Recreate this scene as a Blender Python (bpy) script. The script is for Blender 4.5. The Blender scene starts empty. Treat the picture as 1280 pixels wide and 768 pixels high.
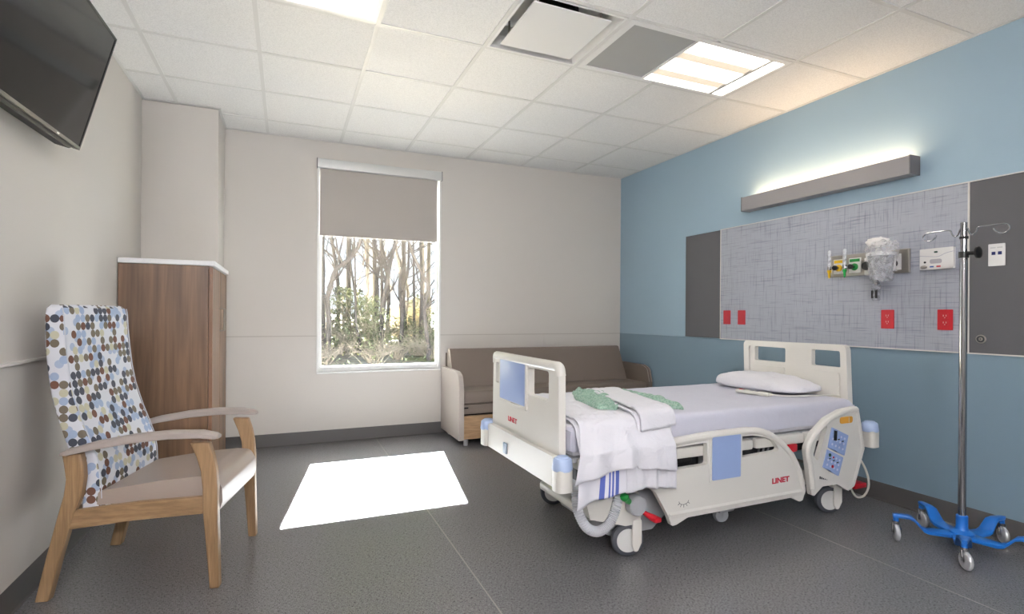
import bpy, bmesh, math, random
from mathutils import Vector, Matrix
from mathutils.geometry import tessellate_polygon

# ------------------------------------------------------------------ camera
sc = bpy.context.scene
COL = sc.collection
PI = math.pi
cam_d = bpy.data.cameras.new('camera')
cam_d.sensor_width = 36.0
cam_d.lens = 36.0 * 663.01 / 1280.0
cam_d.shift_y = 9.85 / 1280.0
cam_d.clip_end = 300
cam_o = bpy.data.objects.new('camera', cam_d)
COL.objects.link(cam_o)
cam_o.matrix_world = (Matrix.Translation((0.989, -5.142, 1.183)) @ Matrix.Rotation(-0.4024, 4, 'Z')
                      @ Matrix.Rotation(PI / 2, 4, 'X') @ Matrix.Rotation(0.0065, 4, 'Z'))
sc.camera = cam_o

# ------------------------------------------------------------------ world, sun, exposure
EXPOSURE = 1.05
SUN = 780.0
SKY = 0.95
sc.view_settings.view_transform = 'Standard'
sc.view_settings.look = 'None'
sc.view_settings.gamma = 1.0
sc.view_settings.exposure = EXPOSURE
sc.view_settings.use_curve_mapping = False

w = bpy.data.worlds.new('sky')
sc.world = w
w.use_nodes = True
nt = w.node_tree
nt.nodes.clear()
wo = nt.nodes.new('ShaderNodeOutputWorld')
wb = nt.nodes.new('ShaderNodeBackground')
wt = nt.nodes.new('ShaderNodeTexCoord')
wx = nt.nodes.new('ShaderNodeSeparateXYZ')
wr = nt.nodes.new('ShaderNodeValToRGB')
wr.color_ramp.elements[0].position = 0.0
wr.color_ramp.elements[0].color = (0.80, 0.86, 0.94, 1)
wr.color_ramp.elements[1].position = 0.9
wr.color_ramp.elements[1].color = (0.35, 0.52, 0.85, 1)
nt.links.new(wt.outputs['Generated'], wx.inputs[0])
nt.links.new(wx.outputs['Z'], wr.inputs[0])
nt.links.new(wr.outputs[0], wb.inputs[0])
wb.inputs[1].default_value = SKY
nt.links.new(wb.outputs[0], wo.inputs[0])

sun_d = bpy.data.lights.new('sun', 'SUN')
sun_d.energy = SUN
sun_d.angle = math.radians(0.5)
sun_d.color = (0.97, 0.975, 1.0)
sun_o = bpy.data.objects.new('sun', sun_d)
COL.objects.link(sun_o)
sun_o.location = (5, 20, 18)
sun_o.rotation_euler = Vector((-0.165, -1.035, -1.0)).to_track_quat('-Z', 'Y').to_euler()

# lamp strengths (the lamps themselves are built further down)
E_TROFFER = 0.65
E_EXAM = 4.5
E_BEDLIGHT = 8.0
E_FILL = 112.0
E_REAR_FILL = 3.6


# ------------------------------------------------------------------ materials
def lin(h):
    h = h.lstrip('#')
    o = []
    for i in (0, 2, 4):
        c = int(h[i:i + 2], 16) / 255.0
        o.append(c / 12.92 if c <= 0.04045 else ((c + 0.055) / 1.055) ** 2.4)
    return (*o, 1.0)


MATS = {}


def mat(name, col, rough=0.5, metal=0.0, spec=0.5, emit=None, estr=0.0, noise=0.0, nscale=40.0, bump=0.0, bscale=200.0, bdist=0.002,
        coat=0.0, sheen=0.0):
    if name in MATS:
        return MATS[name]
    m = bpy.data.materials.new(name)
    m.use_nodes = True
    n, l = m.node_tree.nodes, m.node_tree.links
    p = n['Principled BSDF']
    c = lin(col) if isinstance(col, str) else col
    p.inputs['Base Color'].default_value = c
    p.inputs['Roughness'].default_value = rough
    p.inputs['Metallic'].default_value = metal
    p.inputs['Specular IOR Level'].default_value = spec
    p.inputs['Coat Weight'].default_value = coat
    p.inputs['Sheen Weight'].default_value = sheen
    if emit:
        p.inputs['Emission Color'].default_value = lin(emit) if isinstance(emit, str) else emit
        p.inputs['Emission Strength'].default_value = estr
    tc = n.new('ShaderNodeTexCoord')
    if noise > 0:
        nz = n.new('ShaderNodeTexNoise')
        nz.inputs['Scale'].default_value = nscale
        nz.inputs['Detail'].default_value = 4
        l.new(tc.outputs['Object'], nz.inputs['Vector'])
        mx = n.new('ShaderNodeMix')
        mx.data_type = 'RGBA'
        mx.inputs[6].default_value = tuple(x * (1 - noise) for x in c[:3]) + (1,)
        mx.inputs[7].default_value = tuple(min(1, x * (1 + noise)) for x in c[:3]) + (1,)
        l.new(nz.outputs['Fac'], mx.inputs[0])
        l.new(mx.outputs[2], p.inputs['Base Color'])
    if bump > 0:
        nb = n.new('ShaderNodeTexNoise')
        nb.inputs['Scale'].default_value = bscale
        nb.inputs['Detail'].default_value = 3
        l.new(tc.outputs['Object'], nb.inputs['Vector'])
        b = n.new('ShaderNodeBump')
        b.inputs['Strength'].default_value = bump
        b.inputs['Distance'].default_value = bdist
        nb.inputs['Distortion'].default_value = 0.0 if bdist < 0.003 else 1.2
        l.new(nb.outputs['Fac'], b.inputs['Height'])
        l.new(b.outputs[0], p.inputs['Normal'])
    MATS[name] = m
    return m


def nodes(m):
    return m.node_tree.nodes, m.node_tree.links, m.node_tree.nodes['Principled BSDF']


def uvnode(n, l, sx, sy, sz=1.0):
    tc = n.new('ShaderNodeTexCoord')
    mp = n.new('ShaderNodeMapping')
    mp.inputs['Scale'].default_value = (sx, sy, sz)
    l.new(tc.outputs['UV'], mp.inputs['Vector'])
    return mp


def mixc(n, l, fac, a, b, mode='MIX'):
    mx = n.new('ShaderNodeMix')
    mx.data_type = 'RGBA'
    mx.blend_type = mode
    for sock, v in ((mx.inputs[0], fac), (mx.inputs[6], a), (mx.inputs[7], b)):
        if hasattr(v, 'is_linked'):
            l.new(v, sock)
        else:
            sock.default_value = v
    return mx.outputs[2]


def ramp(n, l, fac, stops, const=False):
    r = n.new('ShaderNodeValToRGB')
    cr = r.color_ramp
    if const:
        cr.interpolation = 'CONSTANT'
    while len(cr.elements) < len(stops):
        cr.elements.new(0.5)
    for e, (p, c) in zip(cr.elements, stops):
        e.position = p
        e.color = c if len(c) == 4 else (*c, 1)
    l.new(fac, r.inputs[0])
    return r.outputs[0]


def noise(n, l, vec, scale, detail=4, dist=0.0):
    z = n.new('ShaderNodeTexNoise')
    z.inputs['Scale'].default_value = scale
    z.inputs['Detail'].default_value = detail
    z.inputs['Distortion'].default_value = dist
    l.new(vec, z.inputs['Vector'])
    return z.outputs['Fac']


def wood(name, dark, light, su, sv, rough=0.45):
    m = mat(name, dark, rough)
    n, l, p = nodes(m)
    mp = uvnode(n, l, su, sv)
    f = noise(n, l, mp.outputs[0], 1.0, 6, 0.6)
    mp2 = uvnode(n, l, su * 5, sv * 2.2)
    g = noise(n, l, mp2.outputs[0], 1.0, 3)
    c1 = ramp(n, l, f, [(0.3, lin(dark)), (0.52, tuple((a + b) / 2 for a, b in zip(lin(dark), lin(light)))), (0.72, lin(light))])
    c2 = ramp(n, l, g, [(0.35, (0.72, 0.72, 0.72, 1)), (0.6, (1, 1, 1, 1))])
    l.new(mixc(n, l, 0.8, c1, c2, 'MULTIPLY'), p.inputs['Base Color'])
    return m


M = {}
M['wall'] = mat('warm_grey_paint', '#d0cbc4', 0.75, bump=0.05, bscale=300)
M['wainscot'] = mat('warm_grey_wall_sheet', '#cfcac3', 0.5, bump=0.03, bscale=300)
M['blue_wall'] = mat('light_blue_paint', '#99b1c0', 0.7, bump=0.05, bscale=300)
M['teal_wall'] = mat('grey_teal_wall_sheet', '#788f9d', 0.55, bump=0.03, bscale=300)
M['base'] = mat('dark_grey_rubber_base', '#4d4b4a', 0.5)
M['trim'] = mat('pale_trim', '#d6d3cd', 0.45)
M['tee'] = mat('ceiling_grid_white', '#d9d8d4', 0.5)
M['frame_white'] = mat('white_window_frame', '#e9e9e6', 0.35)
M['shade'] = mat('grey_shade_cloth', '#b3ada6', 0.85, bump=0.08, bscale=900)
M['alu'] = mat('brushed_aluminium', '#c9cac8', 0.4, metal=0.6)
M['white'] = mat('white_plastic', '#e6e5e2', 0.4)
M['bed'] = mat('ivory_bed_plastic', '#dcd9d1', 0.36, coat=0.15)
M['bed_grey'] = mat('light_grey_bed_cover', '#a9abae', 0.45)
M['bed_blue'] = mat('pale_blue_insert', '#94a9d4', 0.4)
M['bumper'] = mat('pale_blue_bumper', '#b3c6e6', 0.4)
M['steel_dark'] = mat('dark_bed_steel', '#3a3c3f', 0.5, metal=0.3)
M['grey_metal'] = mat('grey_bed_steel', '#8f9192', 0.45, metal=0.4)
M['rubber'] = mat('dark_grey_rubber', '#484b52', 0.6)
M['black'] = mat('black_plastic', '#111112', 0.4)
M['red'] = mat('red_plastic', '#b51525', 0.35)
M['logo_red'] = mat('logo_red', '#c01a35', 0.45)
M['green'] = mat('green_plastic', '#1a8a3c', 0.35)
M['yellow'] = mat('yellow_plastic', '#e3b91c', 0.4)
M['orange'] = mat('orange_label', '#dba03a', 0.5)
M['navy'] = mat('navy_socket', '#16245c', 0.4)
M['ink'] = mat('dark_ink', '#33373d', 0.6)
M['chrome'] = mat('chrome', '#a8a9ac', 0.10, metal=1.0)
M['steel'] = mat('satin_steel', '#aaa59d', 0.38, metal=0.9)
M['iv_blue'] = mat('blue_cast_base', '#1668bd', 0.3, coat=0.3)
M['clear_wheel'] = mat('silver_wheel', '#c9cacc', 0.3, metal=0.4)
M['tv'] = mat('tv_black', '#0c0c0d', 0.35)
M['screen'] = mat('tv_screen', '#0a0a0b', 0.08)
M['light_bar'] = mat('grey_light_housing', '#8e8b8c', 0.45)
M['panel_grey'] = mat('dark_grey_laminate', '#58585b', 0.5)
M['counter'] = mat('white_counter', '#e8e8e8', 0.4)
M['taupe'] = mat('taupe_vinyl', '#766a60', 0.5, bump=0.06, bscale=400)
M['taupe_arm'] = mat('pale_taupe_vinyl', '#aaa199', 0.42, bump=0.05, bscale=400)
M['seat'] = mat('greige_seat_vinyl', '#a3958b', 0.36, bump=0.06, bscale=350)
M['arm'] = mat('greige_arm_cap', '#a69c95', 0.4)
M['linen'] = mat('white_linen', '#dddce1', 0.85, bump=0.55, bscale=15, bdist=0.014, sheen=0.1)
M['sheet'] = mat('lavender_white_sheet', '#c6c6d2', 0.85, bump=0.40, bscale=11, bdist=0.010, sheen=0.1)
M['cord'] = mat('pale_cord', '#d5d3c9', 0.5)
M['hose'] = mat('grey_hose', '#c4c6ca', 0.45)
M['dark_gap'] = mat('dark_gap', '#151412', 0.9)
M['exam_grey'] = mat('grey_troffer_lens', '#a4a4a2', 0.35)
M['troffer'] = mat('troffer_lens', '#f4f2ef', 0.5, emit='#fbf9ff', estr=E_TROFFER)
M['exam'] = mat('exam_lens', '#ffffff', 0.5, emit='#fff6ea', estr=E_EXAM)
M['rear_fill'] = mat('rear_fill_lens', '#f4f2ef', 0.5, emit='#fbf9ff', estr=E_REAR_FILL)  # for the ceiling panels added behind the camera
M['fill'] = mat('fill_lens', '#ffffff', 0.5, emit='#fbf9ff', estr=E_FILL)  # for the lamp added on the wall behind the camera
M['bedlight'] = mat('bed_light_lens', '#ffffff', 0.5, emit='#ffd7a8', estr=E_BEDLIGHT)
M['oak'] = wood('light_oak', '#866949', '#ad8d68', 30, 3.0)
M['oak_v'] = wood('light_oak_legs', '#866949', '#ad8d68', 30, 3.0)
M['oak_drawer'] = wood('oak_drawer_laminate', '#a98663', '#c4a582', 2.0, 38)
M['walnut'] = wood('walnut_laminate', '#574130', '#8b6a4e', 14, 0.9, 0.42)
M['walnut_edge'] = mat('walnut_edge_band', '#7b5a44', 0.45)


def ceiling_mat():
    m = mat('fissured_ceiling_tile', '#d8d6d1', 0.9)
    n, l, p = nodes(m)
    tc = n.new('ShaderNodeTexCoord')
    oi = n.new('ShaderNodeObjectInfo')
    ad = n.new('ShaderNodeVectorMath')
    l.new(tc.outputs['Object'], ad.inputs[0])
    l.new(oi.outputs['Location'], ad.inputs[1])
    f = noise(n, l, ad.outputs[0], 190, 3)
    c = ramp(n, l, f, [(0.36, lin('#dddcd9')), (0.52, lin('#e9e8e5')), (0.7, lin('#eeedea'))])
    l.new(c, p.inputs['Base Color'])
    b = n.new('ShaderNodeBump')
    b.inputs['Strength'].default_value = 0.3
    b.inputs['Distance'].default_value = 0.002
    l.new(f, b.inputs['Height'])
    l.new(b.outputs[0], p.inputs['Normal'])
    return m


def floor_mat():
    m = mat('grey_woven_vinyl', '#686868', 0.42, spec=0.8)
    n, l, p = nodes(m)
    a = uvnode(n, l, 330, 80)
    b = uvnode(n, l, 80, 330)
    fa = noise(n, l, a.outputs[0], 1.0, 2)
    fb = noise(n, l, b.outputs[0], 1.0, 2)
    mx = n.new('ShaderNodeMath')
    mx.operation = 'ADD'
    l.new(fa, mx.inputs[0])
    l.new(fb, mx.inputs[1])
    s = n.new('ShaderNodeMath')
    s.operation = 'MULTIPLY'
    s.inputs[1].default_value = 0.5
    l.new(mx.outputs[0], s.inputs[0])
    c = ramp(n, l, s.outputs[0], [(0.36, lin('#474649')), (0.5, lin('#666566')), (0.64, lin('#8c8b8c'))])
    l.new(c, p.inputs['Base Color'])
    r = ramp(n, l, s.outputs[0], [(0.4, (0.27, 0.27, 0.27, 1)), (0.6, (0.38, 0.38, 0.38, 1))])
    l.new(r, p.inputs['Roughness'])
    bp = n.new('ShaderNodeBump')
    bp.inputs['Strength'].default_value = 0.15
    bp.inputs['Distance'].default_value = 0.001
    l.new(s.outputs[0], bp.inputs['Height'])
    l.new(bp.outputs[0], p.inputs['Normal'])
    return m


def textile_mat():
    m = mat('crosshatch_headwall_laminate', '#a3a7b0', 0.5)
    n, l, p = nodes(m)
    col = lin('#a6aab3')
    out = None
    for k, (su, sv, off) in enumerate(((70, 2.6, 0.0), (2.6, 70, 3.3), (130, 6, 7.7), (6, 130, 1.7))):
        mp = uvnode(n, l, su, sv)
        mp.inputs['Location'].default_value = (off, off * 2, 0)
        f = noise(n, l, mp.outputs[0], 1.0, 2)
        d = ramp(n, l, f, [(0.30, (0.62, 0.63, 0.66, 1)), (0.41, (0.97, 0.97, 0.98, 1)), (0.62, (1, 1, 1, 1)), (0.72, (1.0, 1.0, 1.0, 1))])
        out = mixc(n, l, 0.75, out if out is not None else col, d, 'MULTIPLY')
    l.new(out, p.inputs['Base Color'])
    return m


def dots_mat():
    m = mat('dotted_upholstery', '#dcdde2', 0.7)
    n, l, p = nodes(m)
    base = lin('#d6d8de')
    pitch = 0.0345
    mp = uvnode(n, l, 1 / pitch, 1 / pitch)
    # three overlaid dot layers
    out = base
    pal = [('#3f4450', 0.16), ('#6f6556', 0.30), ('#9fb0cb', 0.44), ('#6a4636', 0.55), ('#c2bfa6', 0.66)]
    for k in range(2):
        sh = n.new('ShaderNodeVectorMath')
        sh.operation = 'ADD'
        sh.inputs[1].default_value = (0.0, 0.0, 0) if k else (0.5, 0.5, 11.0)
        l.new(mp.outputs[0], sh.inputs[0])
        fl = n.new('ShaderNodeVectorMath')
        fl.operation = 'FLOOR'
        l.new(sh.outputs[0], fl.inputs[0])
        fr = n.new('ShaderNodeVectorMath')
        fr.operation = 'FRACTION'
        l.new(sh.outputs[0], fr.inputs[0])
        sb = n.new('ShaderNodeVectorMath')
        sb.operation = 'SUBTRACT'
        sb.inputs[1].default_value = (0.5, 0.5, 0)
        l.new(fr.outputs[0], sb.inputs[0])
        ml = n.new('ShaderNodeVectorMath')
        ml.operation = 'MULTIPLY'
        ml.inputs[1].default_value = (1, 1, 0)
        l.new(sb.outputs[0], ml.inputs[0])
        ln = n.new('ShaderNodeVectorMath')
        ln.operation = 'LENGTH'
        l.new(ml.outputs[0], ln.inputs[0])
        lt = n.new('ShaderNodeMath')
        lt.operation = 'LESS_THAN'
        lt.inputs[1].default_value = 0.50
        l.new(ln.outputs['Value'], lt.inputs[0])
        wn = n.new('ShaderNodeTexWhiteNoise')
        l.new(fl.outputs[0], wn.inputs['Vector'])
        if k == 0:     # a few pale blue dots, off the main grid
            stops = [(0.0, lin('#a7b5cc')), (0.22, base), (0.9, base)]
            keep_max = 0.22
        else:
            stops, pos = [], 0.0
            for h, e in pal:
                stops.append((pos, lin(h)))
                pos = e
            stops.append((pos, base))
            keep_max = 0.66
        cr = ramp(n, l, wn.outputs['Value'], stops, True)
        kp = n.new('ShaderNodeMath')
        kp.operation = 'LESS_THAN'
        kp.inputs[1].default_value = keep_max
        l.new(wn.outputs['Value'], kp.inputs[0])
        mk = n.new('ShaderNodeMath')
        mk.operation = 'MULTIPLY'
        l.new(lt.outputs[0], mk.inputs[0])
        l.new(kp.outputs[0], mk.inputs[1])
        out = mixc(n, l, mk.outputs[0], out, cr)
    l.new(out, p.inputs['Base Color'])
    return m


def stripe_mat():
    m = mat('blue_striped_blanket', '#ececf0', 0.85, sheen=0.1)
    n, l, p = nodes(m)
    tc = n.new('ShaderNodeTexCoord')
    sx = n.new('ShaderNodeSeparateXYZ')
    l.new(tc.outputs['UV'], sx.inputs[0])
    b, wv = lin('#5262ae'), lin('#dcdbe1')
    st = [(0.0, wv)]
    for a, e in ((0.445, 0.53), (0.60, 0.635), (0.67, 0.71), (0.75, 0.83)):
        st += [(a, b), (e, wv)]
    c = ramp(n, l, sx.outputs['X'], st, True)
    l.new(c, p.inputs['Base Color'])
    return m


def gown_mat():
    m = mat('green_patterned_gown', '#8fae9a', 0.85)
    n, l, p = nodes(m)
    mp = uvnode(n, l, 1, 1)
    tc = n.new('ShaderNodeTexCoord')
    v = n.new('ShaderNodeTexVoronoi')
    v.inputs['Scale'].default_value = 85
    l.new(tc.outputs['Object'], v.inputs['Vector'])
    f = noise(n, l, tc.outputs['Object'], 60, 2)
    c = ramp(n, l, v.outputs['Distance'], [(0.0, lin('#648a76')), (0.35, lin('#7fa390')), (0.62, lin('#adc4b7'))])
    l.new(mixc(n, l, f, c, lin('#86a593')), p.inputs['Base Color'])
    return m


def glass_mat(name, tint, gloss=0.9):
    m = bpy.data.materials.new(name)
    m.use_nodes = True
    n, l = m.node_tree.nodes, m.node_tree.links
    n.clear()
    o = n.new('ShaderNodeOutputMaterial')
    t = n.new('ShaderNodeBsdfTransparent')
    t.inputs[0].default_value = tint
    g = n.new('ShaderNodeBsdfGlossy')
    g.inputs['Roughness'].default_value = 0.02
    f = n.new('ShaderNodeFresnel')
    f.inputs['IOR'].default_value = 1.45
    s = n.new('ShaderNodeMath')
    s.operation = 'MULTIPLY'
    s.inputs[1].default_value = gloss
    l.new(f.outputs[0], s.inputs[0])
    mx = n.new('ShaderNodeMixShader')
    l.new(s.outputs[0], mx.inputs[0])
    l.new(t.outputs[0], mx.inputs[1])
    l.new(g.outputs[0], mx.inputs[2])
    l.new(mx.outputs[0], o.inputs[0])
    MATS[name] = m
    return m


def film_mat(name, col, opac, rough=0.15):
    m = bpy.data.materials.new(name)
    m.use_nodes = True
    n, l = m.node_tree.nodes, m.node_tree.links
    p = n['Principled BSDF']
    p.inputs['Base Color'].default_value = lin(col)
    p.inputs['Roughness'].default_value = rough
    p.inputs['Alpha'].default_value = opac
    tc = n.new('ShaderNodeTexCoord')
    f = noise(n, l, tc.outputs['Object'], 45, 3)
    a = ramp(n, l, f, [(0.35, (opac * 0.6,) * 3 + (1,)), (0.65, (min(1, opac * 1.5),) * 3 + (1,))])
    l.new(a, p.inputs['Alpha'])
    MATS[name] = m
    return m


def ground_mat():
    m = mat('leaf_litter', '#6b5a45', 0.95)
    n, l, p = nodes(m)
    tc = n.new('ShaderNodeTexCoord')
    f = noise(n, l, tc.outputs['Object'], 3.0, 8)
    g = noise(n, l, tc.outputs['Object'], 0.25, 3)
    c = ramp(n, l, f, [(0.3, lin('#6f6456')), (0.5, lin('#a1937d')), (0.7, lin('#c5b8a0'))])
    gr = ramp(n, l, g, [(0.52, (0, 0, 0, 1)), (0.62, (0.8, 0.8, 0.8, 1))])
    l.new(mixc(n, l, gr, c, lin('#6e7038')), p.inputs['Base Color'])
    return m


def bark_mat():
    m = mat('grey_bark', '#5a5048', 0.95)
    n, l, p = nodes(m)
    tc = n.new('ShaderNodeTexCoord')
    mp = n.new('ShaderNodeMapping')
    mp.inputs['Scale'].default_value = (14, 14, 2.5)
    l.new(tc.outputs['Object'], mp.inputs[0])
    f = noise(n, l, mp.outputs[0], 1.0, 5)
    c = ramp(n, l, f, [(0.3, lin('#262324')), (0.7, lin('#4f4b4b'))])
    l.new(c, p.inputs['Base Color'])
    return m


M['tile'] = ceiling_mat()
M['floor'] = floor_mat()
M['textile'] = textile_mat()
M['dots'] = dots_mat()
M['stripe'] = stripe_mat()
M['gown'] = gown_mat()
M['glass'] = glass_mat('window_glass', (0.95, 0.97, 0.96, 1))
M['clear'] = film_mat('clear_canister_plastic', '#c3c6cc', 0.38, 0.1)
M['bag'] = film_mat('clear_bag_film', '#f4f4f4', 0.22, 0.12)
M['tube'] = film_mat('clear_flow_tube', '#dfe2e8', 0.5)
M['bark'] = bark_mat()
M['ground'] = ground_mat()
M['leaf'] = mat('olive_leaf', '#6d7256', 0.7, noise=0.5, nscale=6)
M['twig'] = mat('pale_twig', '#a3998b', 0.9, noise=0.35, nscale=4)


# ------------------------------------------------------------------ mesh helpers
def V(*a):
    return Vector(a)


class MB:
    def __init__(self):
        self.bm = bmesh.new()

    def box(self, lo, hi, mi=0, rot=None, bev=0.0, seg=2):
        lo, hi = Vector(lo), Vector(hi)
        c = (lo + hi) / 2
        s = hi - lo
        r = bmesh.ops.create_cube(self.bm, size=1.0)
        vs = r['verts']
        for v in vs:
            v.co = Vector((v.co.x * s.x, v.co.y * s.y, v.co.z * s.z))
        fs = {f for v in vs for f in v.link_faces}
        if bev > 0:
            es = list({e for v in vs for e in v.link_edges})
            r2 = bmesh.ops.bevel(self.bm, geom=es, offset=bev, segments=seg, affect='EDGES', profile=0.5)
            fs = set(r2['faces']) | {f for f in fs if f.is_valid}
            vs = list({v for f in fs for v in f.verts})
        for f in fs:
            f.material_index = mi
        for v in vs:
            co = v.co
            if rot is not None:
                co = rot @ co
            v.co = co + c
        return self

    def cyl(self, a, b, r, r2=None, n=20, mi=0, caps=True):
        a, b = Vector(a), Vector(b)
        d = (b - a)
        q = d.to_track_quat('Z', 'Y')
        r2 = r if r2 is None else r2
        ra, rb = [], []
        for i in range(n):
            t = 2 * PI * i / n
            u = q @ Vector((math.cos(t), math.sin(t), 0))
            ra.append(self.bm.verts.new(a + u * r))
            rb.append(self.bm.verts.new(b + u * r2))
        for i in range(n):
            j = (i + 1) % n
            self.bm.faces.new((ra[i], ra[j], rb[j], rb[i])).material_index = mi
        if caps:
            self.bm.faces.new(ra[::-1]).material_index = mi
            self.bm.faces.new(rb).material_index = mi
        return self

    def lathe(self, prof, c=(0, 0, 0), axis=(0, 0, 1), n=24, mi=0):
        q = Vector(axis).to_track_quat('Z', 'Y')
        c = Vector(c)
        rings = []
        for r, z in prof:
            if r < 1e-6:
                rings.append([self.bm.verts.new(c + q @ Vector((0, 0, z)))])
            else:
                rings.append([self.bm.verts.new(c + q @ Vector((r * math.cos(2 * PI * i / n), r * math.sin(2 * PI * i / n), z))) for i in range(n)])
        for A, B in zip(rings, rings[1:]):
            for i in range(n):
                j = (i + 1) % n
                if len(A) == 1 and len(B) == 1:
                    continue
                if len(A) == 1:
                    f = self.bm.faces.new((A[0], B[j], B[i]))
                elif len(B) == 1:
                    f = self.bm.faces.new((A[i], A[j], B[0]))
                else:
                    f = self.bm.faces.new((A[i], A[j], B[j], B[i]))
                f.material_index = mi
        return self

    def tube(self, pts, r, n=10, mi=0, caps=True, flat=1.0):
        pts = [Vector(p) for p in pts]
        rs = r if isinstance(r, (list, tuple)) else [r] * len(pts)
        prev = None
        rings = []
        for i, p in enumerate(pts):
            if i == 0:
                d = pts[1] - p
            elif i == len(pts) - 1:
                d = p - pts[i - 1]
            else:
                d = (pts[i + 1] - p).normalized() + (p - pts[i - 1]).normalized()
            if d.length < 1e-9:
                d = Vector((0, 0, 1))
            d.normalize()
            if prev is None:
                a = Vector((0, 0, 1)) if abs(d.z) < 0.9 else Vector((1, 0, 0))
                x = d.cross(a).normalized()
            else:
                x = (prev - d * prev.dot(d))
                x = x.normalized() if x.length > 1e-6 else d.orthogonal().normalized()
            prev = x
            y = d.cross(x)
            rings.append([self.bm.verts.new(p + (x * math.cos(2 * PI * k / n) + y * flat * math.sin(2 * PI * k / n)) * rs[i]) for k in range(n)])
        for A, B in zip(rings, rings[1:]):
            for k in range(n):
                j = (k + 1) % n
                self.bm.faces.new((A[k], A[j], B[j], B[k])).material_index = mi
        if caps:
            self.bm.faces.new(rings[0][::-1]).material_index = mi
            self.bm.faces.new(rings[-1]).material_index = mi
        return self

    def plate(self, outer, holes=(), axis='y', d0=0.0, d1=0.02, mi=0):
        def to3(a, b, d):
            return {'x': (d, a, b), 'y': (a, d, b), 'z': (a, b, d)}[axis]
        loops = [list(outer)] + [list(h) for h in holes]
        flat = [p for lp in loops for p in lp]
        tris = tessellate_polygon([[Vector((p[0], p[1], 0)) for p in lp] for lp in loops])
        v0 = [self.bm.verts.new(to3(p[0], p[1], d0)) for p in flat]
        v1 = [self.bm.verts.new(to3(p[0], p[1], d1)) for p in flat]
        new = []
        for t in tris:
            for vs, rev in ((v0, False), (v1, True)):
                try:
                    new.append(self.bm.faces.new([vs[i] for i in (t[::-1] if rev else t)]))
                except ValueError:
                    pass
        k = 0
        for lp in loops:
            m = len(lp)
            for i in range(m):
                j = (i + 1) % m
                new.append(self.bm.faces.new((v0[k + i], v0[k + j], v1[k + j], v1[k + i])))
            k += m
        for f in new:
            f.material_index = mi
        return self

    def loft(self, secs, mi=0, caps=True, closed=True):
        rings = [[self.bm.verts.new(p) for p in s] for s in secs]
        n = len(rings[0])
        for A, B in zip(rings, rings[1:]):
            for k in range(n if closed else n - 1):
                j = (k + 1) % n
                self.bm.faces.new((A[k], A[j], B[j], B[k])).material_index = mi
        if caps:
            self.bm.faces.new(rings[0][::-1]).material_index = mi
            self.bm.faces.new(rings[-1]).material_index = mi
        return self

    def grid(self, fn, nu, nv, mi=0):
        vs = [[self.bm.verts.new(fn(i / nu, j / nv)) for j in range(nv + 1)] for i in range(nu + 1)]
        uv = self.bm.loops.layers.uv.get('UVMap') or self.bm.loops.layers.uv.new('UVMap')
        for i in range(nu):
            for j in range(nv):
                f = self.bm.faces.new((vs[i][j], vs[i + 1][j], vs[i + 1][j + 1], vs[i][j + 1]))
                f.material_index = mi
                for lp, (a, b) in zip(f.loops, ((i, j), (i + 1, j), (i + 1, j + 1), (i, j + 1))):
                    lp[uv].uv = (a / nu, b / nv)
        self.keepuv = True
        return self

    def sphere(self, c, r, sx=1, sy=1, sz=1, u=20, v=12, mi=0):
        res = bmesh.ops.create_uvsphere(self.bm, u_segments=u, v_segments=v, radius=r)
        for vv in res['verts']:
            vv.co = Vector((vv.co.x * sx, vv.co.y * sy, vv.co.z * sz)) + Vector(c)
            for f in vv.link_faces:
                f.material_index = mi
        return self

    def mesh(self, name, mats, sharp=35, smooth=True, uv=True):
        bm = self.bm
        if not getattr(self, 'keepuv', False):
            bmesh.ops.recalc_face_normals(bm, faces=bm.faces[:])
            if uv:
                L = bm.loops.layers.uv.get('UVMap') or bm.loops.layers.uv.new('UVMap')
                bm.normal_update()
                for f in bm.faces:
                    nn = f.normal
                    ax = max(range(3), key=lambda i: abs(nn[i]))
                    for lp in f.loops:
                        c = lp.vert.co
                        lp[L].uv = ((c.y, c.z), (c.x, c.z), (c.x, c.y))[ax]
        me = bpy.data.meshes.new(name)
        bm.to_mesh(me)
        bm.free()
        for m in (mats if isinstance(mats, (list, tuple)) else [mats]):
            me.materials.append(M[m] if isinstance(m, str) else m)
        if smooth:
            me.polygons.foreach_set('use_smooth', [True] * len(me.polygons))
            me.set_sharp_from_angle(angle=math.radians(sharp))
        return me


def link(name, me, parent=None, loc=None):
    o = bpy.data.objects.new(name, me)
    COL.objects.link(o)
    if parent is not None:
        o.parent = parent
    if loc is not None:
        o.location = loc
    return o


def obj(name, mb, mats, parent=None, loc=None, bev=0.0, seg=2, sharp=35, sub=0, solid=0.0, label=None, smooth=True, uv=True):
    o = link(name, mb.mesh(name, mats, sharp, smooth, uv), parent, loc)
    if solid:
        md = o.modifiers.new('solid', 'SOLIDIFY')
        md.thickness = solid
        md.offset = 0
    if sub:
        md = o.modifiers.new('sub', 'SUBSURF')
        md.levels = md.render_levels = sub
    if bev > 0:
        md = o.modifiers.new('bevel', 'BEVEL')
        md.width = bev
        md.segments = seg
        md.limit_method = 'ANGLE'
        md.angle_limit = math.radians(50)
        md.harden_normals = False
    if label:
        o['label'] = label
    return o


def tag(o, label, cat, group=None):
    o['label'] = label
    o['category'] = cat
    if group:
        o['group'] = group
    return o


def thing(name, label, cat, loc=(0, 0, 0), rz=0.0, group=None):
    o = bpy.data.objects.new(name, None)
    o.empty_display_size = 0.1
    COL.objects.link(o)
    o.location = loc
    o.rotation_euler = (0, 0, rz)
    return tag(o, label, cat, group)


def struct(o, label=None):
    o['kind'] = 'structure'
    if label:
        o['label'] = label
    return o


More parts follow.
